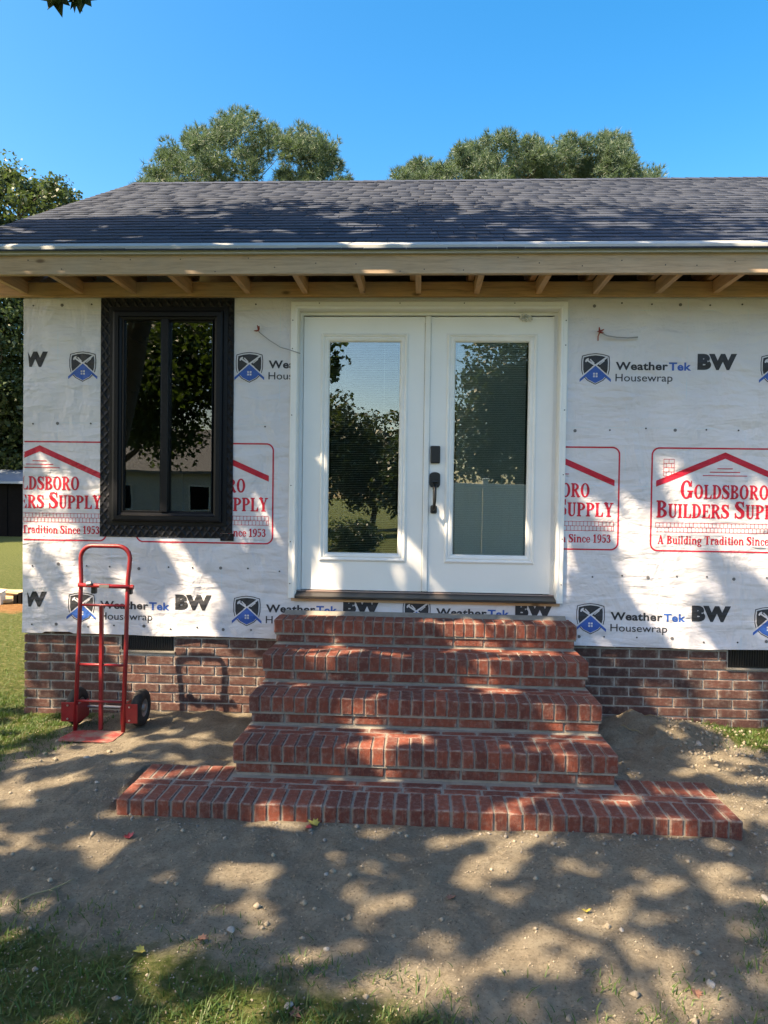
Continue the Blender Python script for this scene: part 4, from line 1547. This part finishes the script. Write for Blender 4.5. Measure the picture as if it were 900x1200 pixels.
for s_ in (-1, 1):
    whl = empty('wheel', (s_ * .222, .150, .120), tr)
    prof = [(.060, -.030), (.095, -.034), (.116, -.026), (.125, -.010), (.125, .010), (.116, .026), (.095, .034), (.060, .030)]
    m = MB(); n = 28
    m.strip([[(w_, r_ * math.cos(2 * math.pi * k_ / n), r_ * math.sin(2 * math.pi * k_ / n)) for k_ in range(n)] for r_, w_ in prof + [prof[0]]], True)
    m.build('tyre', M['tyre'], whl, True)
    m = MB()
    for sg in (-1, 1):
        m.strip([[(sg * w_, r_ * math.cos(2 * math.pi * k_ / n), r_ * math.sin(2 * math.pi * k_ / n)) for k_ in range(n)] for r_, w_ in ((.061, .026), (.055, .024), (.048, .008), (.026, .010), (.024, .030), (.001, .030))], True)
    m.build('rim', M['rim'], whl, True)
    # flat guard in front of the wheel
    a, b = (-.262, -.170) if s_ < 0 else (.150, .258)
    gd = MB().box(a, b, .004, .009, .055, .185, .002).build('wheel_guard', M['red'], tr)
    for bz_ in (.075, .165):
        MB().tube([((a + b) / 2, .003, bz_), ((a + b) / 2, -.004, bz_)], .0065, 6).build('bolt', M['steel'], gd)
    MB().box(s_ * .150 - .004, s_ * .150 + .004, -.004, .165, .05, .17, .001).build('axle_bracket', M['red'], tr)

# ------------------------------------------------------------------ trees
def leaf_mesh(name, C, R, per, size, flat=0.35, seed=0, squash=0.8, aspect=0.62, flt=None, org=None):
    rng = np.random.default_rng(seed)
    C = np.repeat(np.asarray(C), per, 0); R = np.repeat(np.asarray(R), per)
    n = len(C)
    d = rng.normal(size=(n, 3)); d /= np.linalg.norm(d, axis=1)[:, None]
    r = R * rng.uniform(0, 1, n) ** 0.42
    P = C + d * r[:, None] * np.array([1, 1, squash])
    if flt:
        kp = np.array([flt(Vector(p) + org) for p in P.tolist()])
        P = P[kp]; d = d[kp]; n = len(P)
    nn = rng.normal(size=(n, 3)) + np.array([0, 0, 1.0]) * flat * 3 + d * 0.5
    nn /= np.linalg.norm(nn, axis=1)[:, None]
    a = rng.normal(size=(n, 3)); a -= nn * (a * nn).sum(1)[:, None]; a /= np.linalg.norm(a, axis=1)[:, None]
    b = np.cross(nn, a)
    s = size * rng.uniform(0.6, 1.25, n)
    L = (a * s[:, None]); Wd = (b * (s * aspect)[:, None])
    dr = nn * (s * 0.14)[:, None]
    V = np.stack([P - L * .5, P - Wd * .5 - L * .06 + dr, P + L * .5 - dr * .8, P + Wd * .5 - L * .06 + dr], 1).reshape(-1, 3)
    F = np.arange(n * 4).reshape(-1, 4)
    return mesh_np(name, V, F)


def needle_mesh(name, C, R, per, length, seed=0):
    rng = np.random.default_rng(seed)
    C = np.repeat(np.asarray(C), per, 0); R = np.repeat(np.asarray(R), per)
    n = len(C)
    d = rng.normal(size=(n, 3)); d /= np.linalg.norm(d, axis=1)[:, None]
    P = C + d * (R * rng.uniform(0, 1, n) ** 0.4)[:, None] * np.array([1, 1, .75])
    k = 14
    P = np.repeat(P, k, 0); out = np.repeat(d, k, 0)
    m = len(P)
    e = rng.normal(size=(m, 3)) + out * 0.9 + np.array([0, 0, .55]); e /= np.linalg.norm(e, axis=1)[:, None]
    s = np.cross(e, rng.normal(size=(m, 3))); s /= np.linalg.norm(s, axis=1)[:, None]
    L = length * rng.uniform(.7, 1.2, m)
    w = .016
    V = np.stack([P - s * w, P + s * w, P + e * L[:, None]], 1).reshape(-1, 3)
    return mesh_np(name, V, np.arange(m * 3).reshape(-1, 3))


def limb_path(a, b, rng, sag=.12, n=5):
    a, b = Vector(a), Vector(b); L = (b - a).length
    pts = []
    for i in range(n + 1):
        t = i / n
        p = a.lerp(b, t)
        if 0 < i < n: p += Vector((rng.uniform(-1, 1), rng.uniform(-1, 1), rng.uniform(-1, 1))) * L * .05
        p.z += math.sin(t * math.pi) * L * sag * .5
        pts.append(p)
    return pts


def wood_mesh(base, top, tr_, lim, rng, fine, rt_limb):
    """trunk from base to top, limbs to the points in lim, twigs to the clump centres in fine"""
    m = MB()
    tp = limb_path(base, top, rng, 0.0, 7)
    rad = [tr_ * (1 - .8 * i / 7) for i in range(8)]
    rad[0] = tr_ * 1.35
    m.tube(tp, rad, 10)
    nodes = []
    for q in lim:
        f = rng.uniform(.4, .98)
        s = Vector(base).lerp(Vector(top), f); idx = min(6, int(f * 7)); s = tp[idx].lerp(tp[idx + 1], f * 7 - idx)
        path = limb_path(s, q, rng)
        r0 = rt_limb * rng.uniform(.7, 1.1)
        m.tube(path, [r0 * (1 - .75 * i / 5) for i in range(6)], 6)
        nodes += path[1:]
    for c in fine:
        c = Vector(c)
        b = min(nodes, key=lambda p: (p - c).length_squared)
        if (b - c).length > .1:
            m.tube([b, b.lerp(c, .5) + Vector((0, 0, .06)), c], [.022, .014, .006], 4, False)
    return m


def tree(name, label, cat, base, crown_c, crown_r, nclump, rc, per, size, mat, seed, trunk_r=.22, nlimb=9, pine=False, group=None, gap=0.0, keep=None, twigs=150, lobes=6, limb_r=.09, shell=.55, extra=None, gf=.7, flt=None, aspect=.62):
    rng = random.Random(seed)
    t = empty(name, base)
    tag(t, label, cat, group)
    cc = Vector(crown_c)
    lob = []
    for i in range(lobes):
        d = Vector((rng.gauss(0, 1), rng.gauss(0, 1), rng.gauss(0, .8))).normalized()
        lob.append((cc + Vector((d.x * crown_r[0], d.y * crown_r[1], d.z * crown_r[2])) * rng.uniform(.35, .62), rng.uniform(.42, .6)))
    lob.append((cc, .62))
    C, R = [], []
    tries = 0
    while len(C) < nclump and tries < nclump * 60:
        tries += 1
        l, s = lob[rng.randrange(len(lob))]
        d = Vector((rng.gauss(0, 1), rng.gauss(0, 1), rng.gauss(0, 1))).normalized()
        r = shell + (1 - shell) * rng.random()
        p = l + Vector((d.x * crown_r[0], d.y * crown_r[1], d.z * crown_r[2])) * s * r
        if gap and mnoise.noise(p * gf + Vector((seed, 0, 0))) < gap - .5: continue
        if keep and not keep(p): continue
        C.append(p); R.append(rc * rng.uniform(.65, 1.25))
    if extra:
        for e, r in extra: C.append(Vector(e)); R.append(r)
    b = Vector(base)
    lim = [C[rng.randrange(len(C))].lerp(cc, .25) for _ in range(nlimb)]
    fine = rng.sample(C, min(twigs, len(C)))
    wm = wood_mesh(tuple(b + Vector((0, 0, -.15))), tuple(cc + Vector((0, 0, crown_r[2] * .35))), trunk_r, lim, rng, fine, limb_r)
    wm.v = [tuple(Vector(p) - b) for p in wm.v]
    wm.build('trunk', M['bark'], t, True)
    Cn = np.array([tuple(p - b) for p in C])
    if pine:
        me = needle_mesh('crown', Cn, np.array(R), per, size, seed)
    else:
        me = leaf_mesh('crown', Cn, np.array(R), per, size, seed=seed, flt=flt, org=b, aspect=aspect)
    link('crown', me, mat, t)
    return t


def out_of_view(p):
    """keeps boughs of the yard tree clear of the open sky the photograph shows"""
    d = p - CAM
    z = d.dot(fw)
    if z < .3: return True
    return d.dot(u2) / z > .80 or d.dot(r2) / z < -.66


E1 = SUN.cross(Vector((0, 0, 1))).normalized(); E2 = E1.cross(SUN)


LEAF_R = random.Random(77)


def leafy(p):
    """the crown is uneven: dense boughs with open holes between them, thinner towards its lower side"""
    a, b = p.dot(E1), p.dot(E2)
    t = -p.y / SUN.y                      # where the leaf's shade would reach the plane of the wall
    X, Z = p.x + SUN.x * t, p.z + SUN.z * t
    q_ = 1.35 if Z < -1.5 else 1.0
    a, b = a * q_, b * q_
    n = mnoise.noise(Vector((a * 2.5, b * 2.5, 1.7))) + 1.1 * mnoise.noise(Vector((a * 6.0, b * 6.0, 6.1)))
    edge = 7.6 + 1.2 * mnoise.noise(Vector((a * .7, 0, 4))) + .8 * n
    if Z > edge or X < -3.4 + .6 * n: return False
    if Z > 2.5: thr = .36
    elif Z > 1.75: thr = .27
    elif Z > -.2: thr = .14 - .15 * smooth(0, 1.2, X)
    elif Z > -3.0: thr = .0
    elif Z > -6.4: thr = .12
    else: thr = .16
    if 0 < Z < .62 and -2.15 < X < -1.05: thr = -.7  # added hole: lets sun onto the brick beside the hand truck
    if X < -1.2 and .6 < Z < 1.75: thr = .02
    d_ = p - CAM; z_ = d_.dot(fw)                # boughs end short of the open sky the photograph shows
    if z_ > .1 and d_.dot(u2) / z_ < .79 and d_.dot(r2) / z_ > -.62: return False
    return n < thr


cen = Vector((0, -1.35, 1.3)) + SUN * 7.6
yard = tree('shade_tree', 'broad leafy tree overhanging the yard in front of the house, leaf tips in the sky', 'tree',
            (cen.x - .8, cen.y - 1.2, 0), tuple(cen), (4.9, 4.9, 4.6), 700, .75, 150, .12, M['leaf'], 4, .24, 11, flt=leafy, aspect=.8, keep=out_of_view, twigs=110, limb_r=.055, lobes=16, shell=.1,
            extra=[((-3.6, -6.8, 4.6), .7), ((-4.2, -7.4, 4.2), .7), ((-3.0, -6.6, 5.3), .6), ((-5.0, -7.2, 4.0), .7), ((-4.6, -8.0, 3.7), .6), ((-3.4, -7.6, 3.9), .6), ((-5.4, -8.2, 4.6), .8), ((-2.2, -7.2, 5.6), .6),
                   ((-5.8, -7.4, 3.2), .6), ((-6.3, -8.6, 3.6), .7), ((-1.62, -7.3, 4.35), .26), ((-1.5, -7.2, 4.0), .22), ((-1.7, -7.4, 3.8), .2)])
yb = Vector(yard.location)
# bough reaching over the path, with the leaf spray that hangs into the picture
tw = MB()
tw.tube([cen + Vector((1, .8, -2.6)), Vector((-3.4, -4.0, 6.4)), Vector((-2.3, -2.9, 5.0)), Vector((-1.72, -2.3, 4.15)), Vector((-1.60, -2.16, 3.86))], [.05, .035, .022, .010, .004], 6)
for q in ((-1.56, -2.13, 3.80), (-1.52, -2.12, 3.79), (-1.60, -2.14, 3.80), (-1.49, -2.11, 3.80)):
    tw.tube([(-1.60, -2.16, 3.87), q], [.003, .0015], 4)
tw.v = [tuple(Vector(p) - yb) for p in tw.v]
tw.build('bough', M['bark'], yard, True)
LOBE = [(0, 0), (.10, .10), (.34, .06), (.30, .24), (.52, .38), (.33, .46), (.36, .68), (.16, .62), (0, 1.0), (-.16, .62), (-.36, .68), (-.33, .46), (-.52, .38), (-.30, .24), (-.34, .06), (-.10, .10)]


def lobed(size, curl=.12, thick=.0012):
    m = MB()
    top = [(x * size, y * size, curl * size * (abs(x) * 1.6 + (y - .4) ** 2)) for x, y in LOBE]
    c = (0, .42 * size, 0)
    n = len(top)
    vs = top + [c] + [(x, y, z - thick) for x, y, z in top] + [(c[0], c[1], -thick)]
    fs = [(i, (i + 1) % n, n) for i in range(n)] + [((i + 1) % n + n + 1, i + n + 1, 2 * n + 1) for i in range(n)]
    fs += [(i, i + n + 1, (i + 1) % n + n + 1, (i + 1) % n) for i in range(n)]
    m.add(vs, fs)
    return m


lm = lobed(.125, .2).mesh('leaf'); lm.materials.append(M['leaf'])
lr = random.Random(8)
for (x, y, z) in ((-1.555, -2.13, 3.80), (-1.52, -2.12, 3.795), (-1.60, -2.14, 3.80), (-1.49, -2.11, 3.80), (-1.575, -2.17, 3.82), (-1.535, -2.16, 3.83), (-1.63, -2.2, 3.86), (-1.50, -2.18, 3.87), (-1.60, -2.25, 3.98), (-1.7, -2.2, 4.0), (-1.58, -2.1, 3.93)):
    link('leaf', lm, None, yard, tuple(Vector((x, y, z)) - yb), (math.radians(-100 + lr.uniform(-25, 25)), lr.uniform(-.5, .5), lr.uniform(-.9, .9)))

# pines behind the ridge
def skyline(pts, Y, depth, n, rad, ylow, seed):
    """bough centres that fill the crown's outline as seen above the roof, spread in depth round Y"""
    rng = random.Random(seed)
    f_ = 840.25
    out = []
    while len(out) < n:
        x = rng.uniform(pts[0][0], pts[-1][0])
        for (xa, ya), (xb, yb_) in zip(pts, pts[1:]):
            if xa <= x <= xb: top = ya + (yb_ - ya) * (x - xa) / max(xb - xa, .1)
        yy = Y + rng.uniform(-depth, depth)
        sc = (yy - CAM.y) / f_
        y = rng.uniform(top + rad * .85 / sc, ylow)
        if rng.random() < .25: y = top + rad * .7 / sc + rng.uniform(-7, 14)
        d = fw + r2 * ((x - 450) / f_) + u2 * ((600 - y) / f_)
        out.append((tuple(CAM + d * ((yy - CAM.y) / d.y)), rad * rng.uniform(.5, 1.35)))
    return out


S1 = [(168, 212), (185, 190), (200, 172), (218, 176), (222, 158), (240, 148), (262, 140), (288, 133), (310, 142), (325, 152), (345, 147), (368, 156), (392, 166), (400, 182), (396, 196), (410, 205)]
S2 = [(465, 208), (474, 190), (500, 186), (518, 192), (524, 180), (545, 168), (565, 160), (595, 154), (615, 158), (632, 168), (642, 180)]
S3 = [(640, 182), (652, 170), (668, 160), (690, 158), (712, 154), (730, 160), (738, 176), (742, 196), (756, 202), (774, 200)]
S4 = [(-40, 190), (-10, 205), (6, 186), (22, 190), (34, 212), (48, 214), (64, 206), (76, 214), (84, 228), (95, 232)]
pg = 'pines standing behind the house'
tree('pine_tree', 'tall rounded pine behind the roof nearest the left rake', 'tree', (-8.6, 30, 0), (-8.7, 30, 13.6), (5.0, 3.6, 3.4), 200, .7, 34, .3, M['needle'], 31, .3, 14, True, pg, extra=skyline(S1, 30, 2.4, 185, .56, 228, 1), lobes=13, twigs=60, shell=.6)
tree('pine_tree', 'wide rounded pine behind the ridge above the door', 'tree', (3.2, 31, 0), (2.2, 31, 14.0), (5.0, 3.6, 3.2), 200, .7, 34, .3, M['needle'], 52, .3, 14, True, pg, extra=skyline(S2, 31, 2.4, 150, .56, 228, 2), lobes=12, twigs=60, shell=.6)
tree('pine_tree', 'smaller pine crown behind the ridge beside the wide pine', 'tree', (8.0, 32, 0), (8.2, 32, 14.6), (4.0, 3.3, 3.2), 150, .68, 34, .3, M['needle'], 77, .28, 12, True, pg, extra=skyline(S3, 32, 2.2, 130, .54, 228, 3), lobes=10, twigs=60, shell=.6)
# trees left of the house
lg = 'trees beyond the left lawn'
tree('leafy_tree', 'pale leafy tree rising above the left end of the roof', 'tree', (-18.6, 22, 0), (-16.6, 22, 8.6), (3.9, 3.0, 4.2), 420, .65, 60, .19, M['leaf_light'], 13, .25, 12, group=lg, extra=skyline(S4, 22, 2, 170, .5, 275, 4), lobes=12, twigs=90, shell=.3)
tree('leafy_tree', 'dark leafy tree behind the low dark shed', 'tree', (-18.8, 25, 0), (-18.0, 25, 5.4), (5.2, 3.4, 5.0), 620, .9, 60, .24, M['leaf_far'], 17, .3, 12, group=lg, lobes=12, twigs=80, shell=.3)
tree('leafy_tree', 'dense dark tree crowding the house corner beyond the lawn', 'tree', (-12.6, 26.5, 0), (-14.2, 26, 5.0), (3.8, 3.0, 5.0), 240, .9, 60, .24, M['leaf_far'], 19, .3, 12, group=lg, lobes=10, twigs=60, shell=.3)

# ------------------------------------------------------------------ far left: shed, drive, lumber
tree('leafy_tree', 'unseen leafy tree added to the left to shade the low dark shed', 'tree', (-20.5, 16.8, 0), (-19.8, 17.3, 7.2), (3.6, 3.2, 3.4), 260, .8, 50, .26, M['leaf_far'], 23, .25, 9, group=lg, lobes=9, twigs=40, shell=.3)  # out of view, added to throw shade on the shed
sh_ = empty('shed', (-16.5, 21, 0))
tag(sh_, 'low dark shed with pale metal roof beyond the left lawn', 'shed')
m = MB(); m.box(-4, 4, 0, 3, -.05, 1.98); m.build('wall', M['dark_wall'], sh_)
for i in range(9):
    MB().box(-4 + i * .98, -4 + i * .98 + .07, -.03, -.002, 0, 1.95).build('wall_board', M['dark_wall'], sh_)
m = MB(); m.prism([(-.35, 1.98), (-.35, 2.06), (1.5, 2.55), (3.35, 2.06), (3.35, 1.98), (1.5, 2.46)], 'x', -4.3, 4.3); m.build('roof', M['metal_roof'], sh_)
m = MB(); m.box(-60, -3.6, 8.0, 9.5, -.05, .012)
tag(m.build('driveway', M['concrete']), kind='structure')
LB = ['longest pale lumber offcut at the back of the pile on orange clay', 'pale lumber offcut slanting under the others on orange clay', 'pale lumber offcut lying flat on top of two boards',
      'short lumber offcut lying in front of the pile by the pale box', 'straight lumber offcut behind the pile nearest the driveway', 'shortest lumber offcut tilted across the top of the pile']
for i, (x, y, l, a, z) in enumerate(((-6.9, 5.9, 2.2, .25, .02), (-6.6, 5.6, 1.9, -.18, .02), (-6.8, 5.75, 1.7, .05, .062), (-6.3, 5.2, 1.6, .4, .02), (-6.5, 6.2, 2.0, .1, .02), (-6.1, 5.55, 1.3, -.4, .1))):
    m = MB(); m.box(-l / 2, l / 2, -.06, .06, 0, .04, .003)
    o = m.build('lumber_board', M['lumber'], None, loc=(x, y, ground_h(x, y) + z - .01), rot=(0, 0, a))
    tag(o, LB[i], 'board', 'lumber offcuts on the clay')
m = MB(); m.box(-.16, .16, -.13, .13, 0, .2, .01); m.box(-.175, .175, -.145, .145, .2, .22, .005)
tag(m.build('building_block', M['siding'], None, loc=(-6.35, 5.15, -.01), rot=(0, 0, .3)), 'pale grey box standing among the lumber offcuts', 'box')
m = MB()
for i in range(9):
    m.box(-.3 + i * .07, -.25 + i * .07, -.15, .15, 0, .16 + .03 * (i % 2))
tag(m.build('dark_crate', M['dark_wall'], None, loc=(-5.75, 5.35, -.01), rot=(0, 0, .1)), 'dark slatted crate beside the pale box on the clay', 'crate')

# ------------------------------------------------------------------ what the panes mirror: yard behind the camera
bgp = 'trees across the yard'
tree('leafy_tree', 'leafy young tree in the yard mirrored in the dark window', 'tree', (-8.6, -12.6, 0), (-6.5, -12, 4.3), (2.6, 1.9, 2.7), 210, .5, 60, .15, M['leaf'], 67, .14, 10, group=bgp, lobes=9, twigs=60, shell=.3, limb_r=.04)
tree('leafy_tree', 'huge dark rounded tree across the yard mirrored in the right door pane', 'tree', (4.6, -29, 0), (4.7, -29, 5.8), (4.0, 3.5, 4.8), 480, .9, 60, .26, M['leaf_far'], 41, .35, 10, group=bgp, lobes=10, twigs=60, shell=.4)
tree('leafy_tree', 'middle-sized bushy tree across the yard mirrored in the left door pane', 'tree', (-4.6, -27, 0), (-4.6, -27, 3.8), (2.6, 2.5, 3.0), 240, .8, 60, .24, M['leaf_far'], 43, .25, 8, group=bgp, lobes=8, twigs=40, shell=.4)
tree('leafy_tree', 'light green tree across the yard beside the white fence', 'tree', (-.6, -31, 0), (-.6, -31, 3.4), (2.4, 2.4, 3.0), 140, .8, 60, .24, M['leaf_light'], 47, .22, 8, group=bgp, lobes=8, twigs=40, shell=.4)
tree('leafy_tree', 'tall tree across the yard mirrored in the dark window', 'tree', (-14.5, -23, 0), (-13.8, -22, 8.2), (6.0, 4.0, 4.6), 320, .9, 60, .22, M['leaf'], 53, .3, 12, group=bgp, lobes=10, twigs=60, shell=.35, gap=.25)
tree('leafy_tree', 'dark tree far right across the yard behind the white fence', 'tree', (12, -30, 0), (12, -30, 6), (5, 3.5, 5), 220, 1.0, 60, .28, M['leaf_far'], 59, .3, 9, group=bgp, lobes=9, twigs=40, shell=.4)
tree('garden_bush', 'sunlit green bush in front of the white fence', 'bush', (-1.35, -10.4, 0), (-1.35, -10.4, .75), (.75, .6, .75), 60, .26, 60, .085, M['leaf_light'], 61, .03, 6, lobes=6, twigs=20, limb_r=.015, shell=.3)
tree('leafy_tree', 'low spreading green tree at the back of the yard, left of the white fence', 'tree', (-2.6, -33, 0), (-2.6, -33, 2.9), (3.4, 2.4, 3.0), 240, .8, 60, .24, M['leaf_far'], 71, .2, 8, group=bgp, lobes=9, twigs=40, shell=.4)
fe = empty('vinyl_fence', (0, -11.4, 0))
tag(fe, 'white vinyl privacy fence along the far side of the yard', 'fence')
for i in range(7):
    x = -.42 + i * 1.85
    p_ = MB().box(x - .065, x + .065, -.065, .065, -.1, 2.12, .008).build('post', M['fence'], fe)
    MB().box(x - .085, x + .085, -.085, .085, 2.122, 2.16, .012).build('cap', M['fence'], p_)
    if i < 6:
        for k_ in range(11):
            a = x + .07 + k_ * .1555
            MB().box(a, a + .152, -.018, .018, .08, 1.92, .004).build('picket', M['fence'], fe)
        for z in (.04, 1.92):
            MB().box(x + .066, x + 1.784, -.03, .03, z, z + .11, .005).build('rail', M['fence'], fe)
nh = empty('neighbour_house', (-11.5, -27, 0))
tag(nh, 'neighbouring house with pale siding and grey gable roof across the yard', 'house')
m = MB(); m.box(-5, 5, -7, 0, -.1, 2.7); m.build('wall', M['siding'], nh)
for i in range(15):
    MB().prism([(.002, .1 + i * .17), (.022, .1 + i * .17), (.004, .27 + i * .17)], 'x', -5.01, 5.01).build('siding_board', M['siding'], nh)
m = MB(); m.prism([(.5, 2.6), (.5, 2.72), (-3.5, 4.9), (-7.5, 2.72), (-7.5, 2.6), (-3.5, 4.75)], 'x', -5.4, 5.4); m.build('roof', M['grey_roof'], nh)
for x in (-2.2, 1.4):
    wnd = MB().box(x - .5, x + .5, .024, .06, .95, 2.1).build('window', M['trim'], nh)
    MB().box(x - .43, x + .43, .062, .07, 1.02, 2.03).build('pane', M['dark_wall'], wnd)

# ------------------------------------------------------------------ small things on the soil
LV = [('fallen_leaf', (-1.34, -1.91), .075, 'leaf_red', 'red fallen leaf on sandy soil off the left end of the brick landing', 'red'),
      ('fallen_leaf', (-.50, -1.72), .085, 'leaf_yellow', 'yellow-green fallen leaf against the front of the brick landing', 'y'),
      ('fallen_leaf', (-.555, -1.755), .06, 'leaf_red', 'small red fallen leaf touching the yellow-green one by the landing', 'red'),
      ('fallen_leaf', (-.96, -2.69), .06, 'leaf_yellow', 'small yellow-brown fallen leaf lying in the front grass', 'y'),
      ('fallen_leaf', (-.80, -2.63), .07, 'leaf_brown', 'dull reddish-brown fallen leaf lying in the front grass', 'b'),
      ('fallen_leaf', (-.41, -2.92), .06, 'leaf_brown', 'curled brown fallen leaf on the grass edge below the white stone', 'b'),
      ('fallen_leaf', (.63, -2.33), .05, 'leaf_yellow', 'small tan fallen leaf on bare soil beside the pale pebbles', 'y'),
      ('fallen_leaf', (.88, -2.75), .055, 'leaf_brown', 'brown fallen leaf beside a white stone on thin grass', 'b'),
      ('fallen_leaf', (.10, -2.32), .06, 'leaf_brown', 'dark red-brown fallen leaf flat on bare soil before the landing', 'b')]
for nm, (x, y), s, mt, lb, _ in LV:
    o = link(nm, lobed(s * .72, .35).mesh(nm), M[mt], None, (x, y, ground_h(x, y) + .006), (lr.uniform(-.25, .25), lr.uniform(-.25, .25), lr.uniform(0, 6)))
    tag(o, lb, 'leaf')
ST_ = [((-.70, -2.54), .022, 'flat whitish stone at the edge of the front grass'), ((-.42, -2.90), .020, 'grey-white stone half sunk in the front grass'),
       ((.73, -2.45), .017, 'round grey pebble on bare soil beside a tan leaf'), ((.59, -2.40), .015, 'small dark grey pebble on bare soil near a tan leaf'),
       ((.94, -2.73), .024, 'long white stone beside a brown leaf on thin grass'), ((1.37, -2.18), .028, 'smooth pale stone on soil right of the landing front'),
       ((-.40, -2.16), .012, 'tiny white chip on bare soil before the landing'), ((-.34, -2.60), .014, 'small white chip where grass meets bare soil'),
       ((1.74, -.50), .034, 'pale mortar lump on the dug soil near the right wall'), ((1.14, -.56), .022, 'small mortar crumb on dug soil beside the steps'),
       ((-1.95, -1.05), .020, 'pale stone on soil between hand truck and landing'), ((-1.72, -1.42), .018, 'small pale stone on soil off the landing wing')]
for (x, y), r, lb in ST_:
    bm = bmesh.new(); bmesh.ops.create_icosphere(bm, subdivisions=2, radius=1)
    sx_, sy_, sz_ = r * lr.uniform(.75, 1.1), r * lr.uniform(.5, .75), r * lr.uniform(.35, .5)
    of = Vector((lr.random() * 9, lr.random() * 9, 0))
    for v in bm.verts:
        kf = 1 + .35 * mnoise.noise(v.co * 1.3 + of)
        v.co = Vector((v.co.x * sx_, v.co.y * sy_, v.co.z * sz_)) * kf
    me = bpy.data.meshes.new('stone'); bm.to_mesh(me); bm.free()
    o = link('stone', me, M['stone'], None, (x, y, ground_h(x, y) + sz_ * .35), (0, 0, lr.uniform(0, 6)))
    tag(o, lb, 'stone')
for i, ((x, y), L, a, lb) in enumerate((((1.28, -.36), .16, -.7, 'thin bare twig stuck in the dug soil beside the steps'), ((2.25, -.92), .15, -.5, 'pale dry twig on soil right of the landing'),
                                        ((-1.55, -2.45), .22, .9, 'dry stalk lying on the grass before the landing'), ((1.52, -.12), .14, -.5, 'wood splinter on the soil heap against the brick wall'))):
    p0 = Vector((x, y, 0)); d_ = Vector((math.cos(a), math.sin(a), 0)) * L
    pts = []
    for k_ in range(5):
        q = p0 + d_ * (k_ / 4) + Vector((0, 0, 0))
        pts.append(Vector((q.x + lr.uniform(-.006, .006), q.y + lr.uniform(-.006, .006), ground_h(q.x, q.y) + .006 + .004 * (k_ % 2))))
    m = MB().tube([p - p0 for p in pts], [.004, .0038, .0034, .003, .0015], 5)
    m.tube([pts[2] - p0, pts[2] - p0 + Vector((d_.y * .2, -d_.x * .2, .012))], [.0025, .001], 4)
    tag(m.build('twig', M['straw'], None, True, loc=tuple(p0)), lb, 'twig')
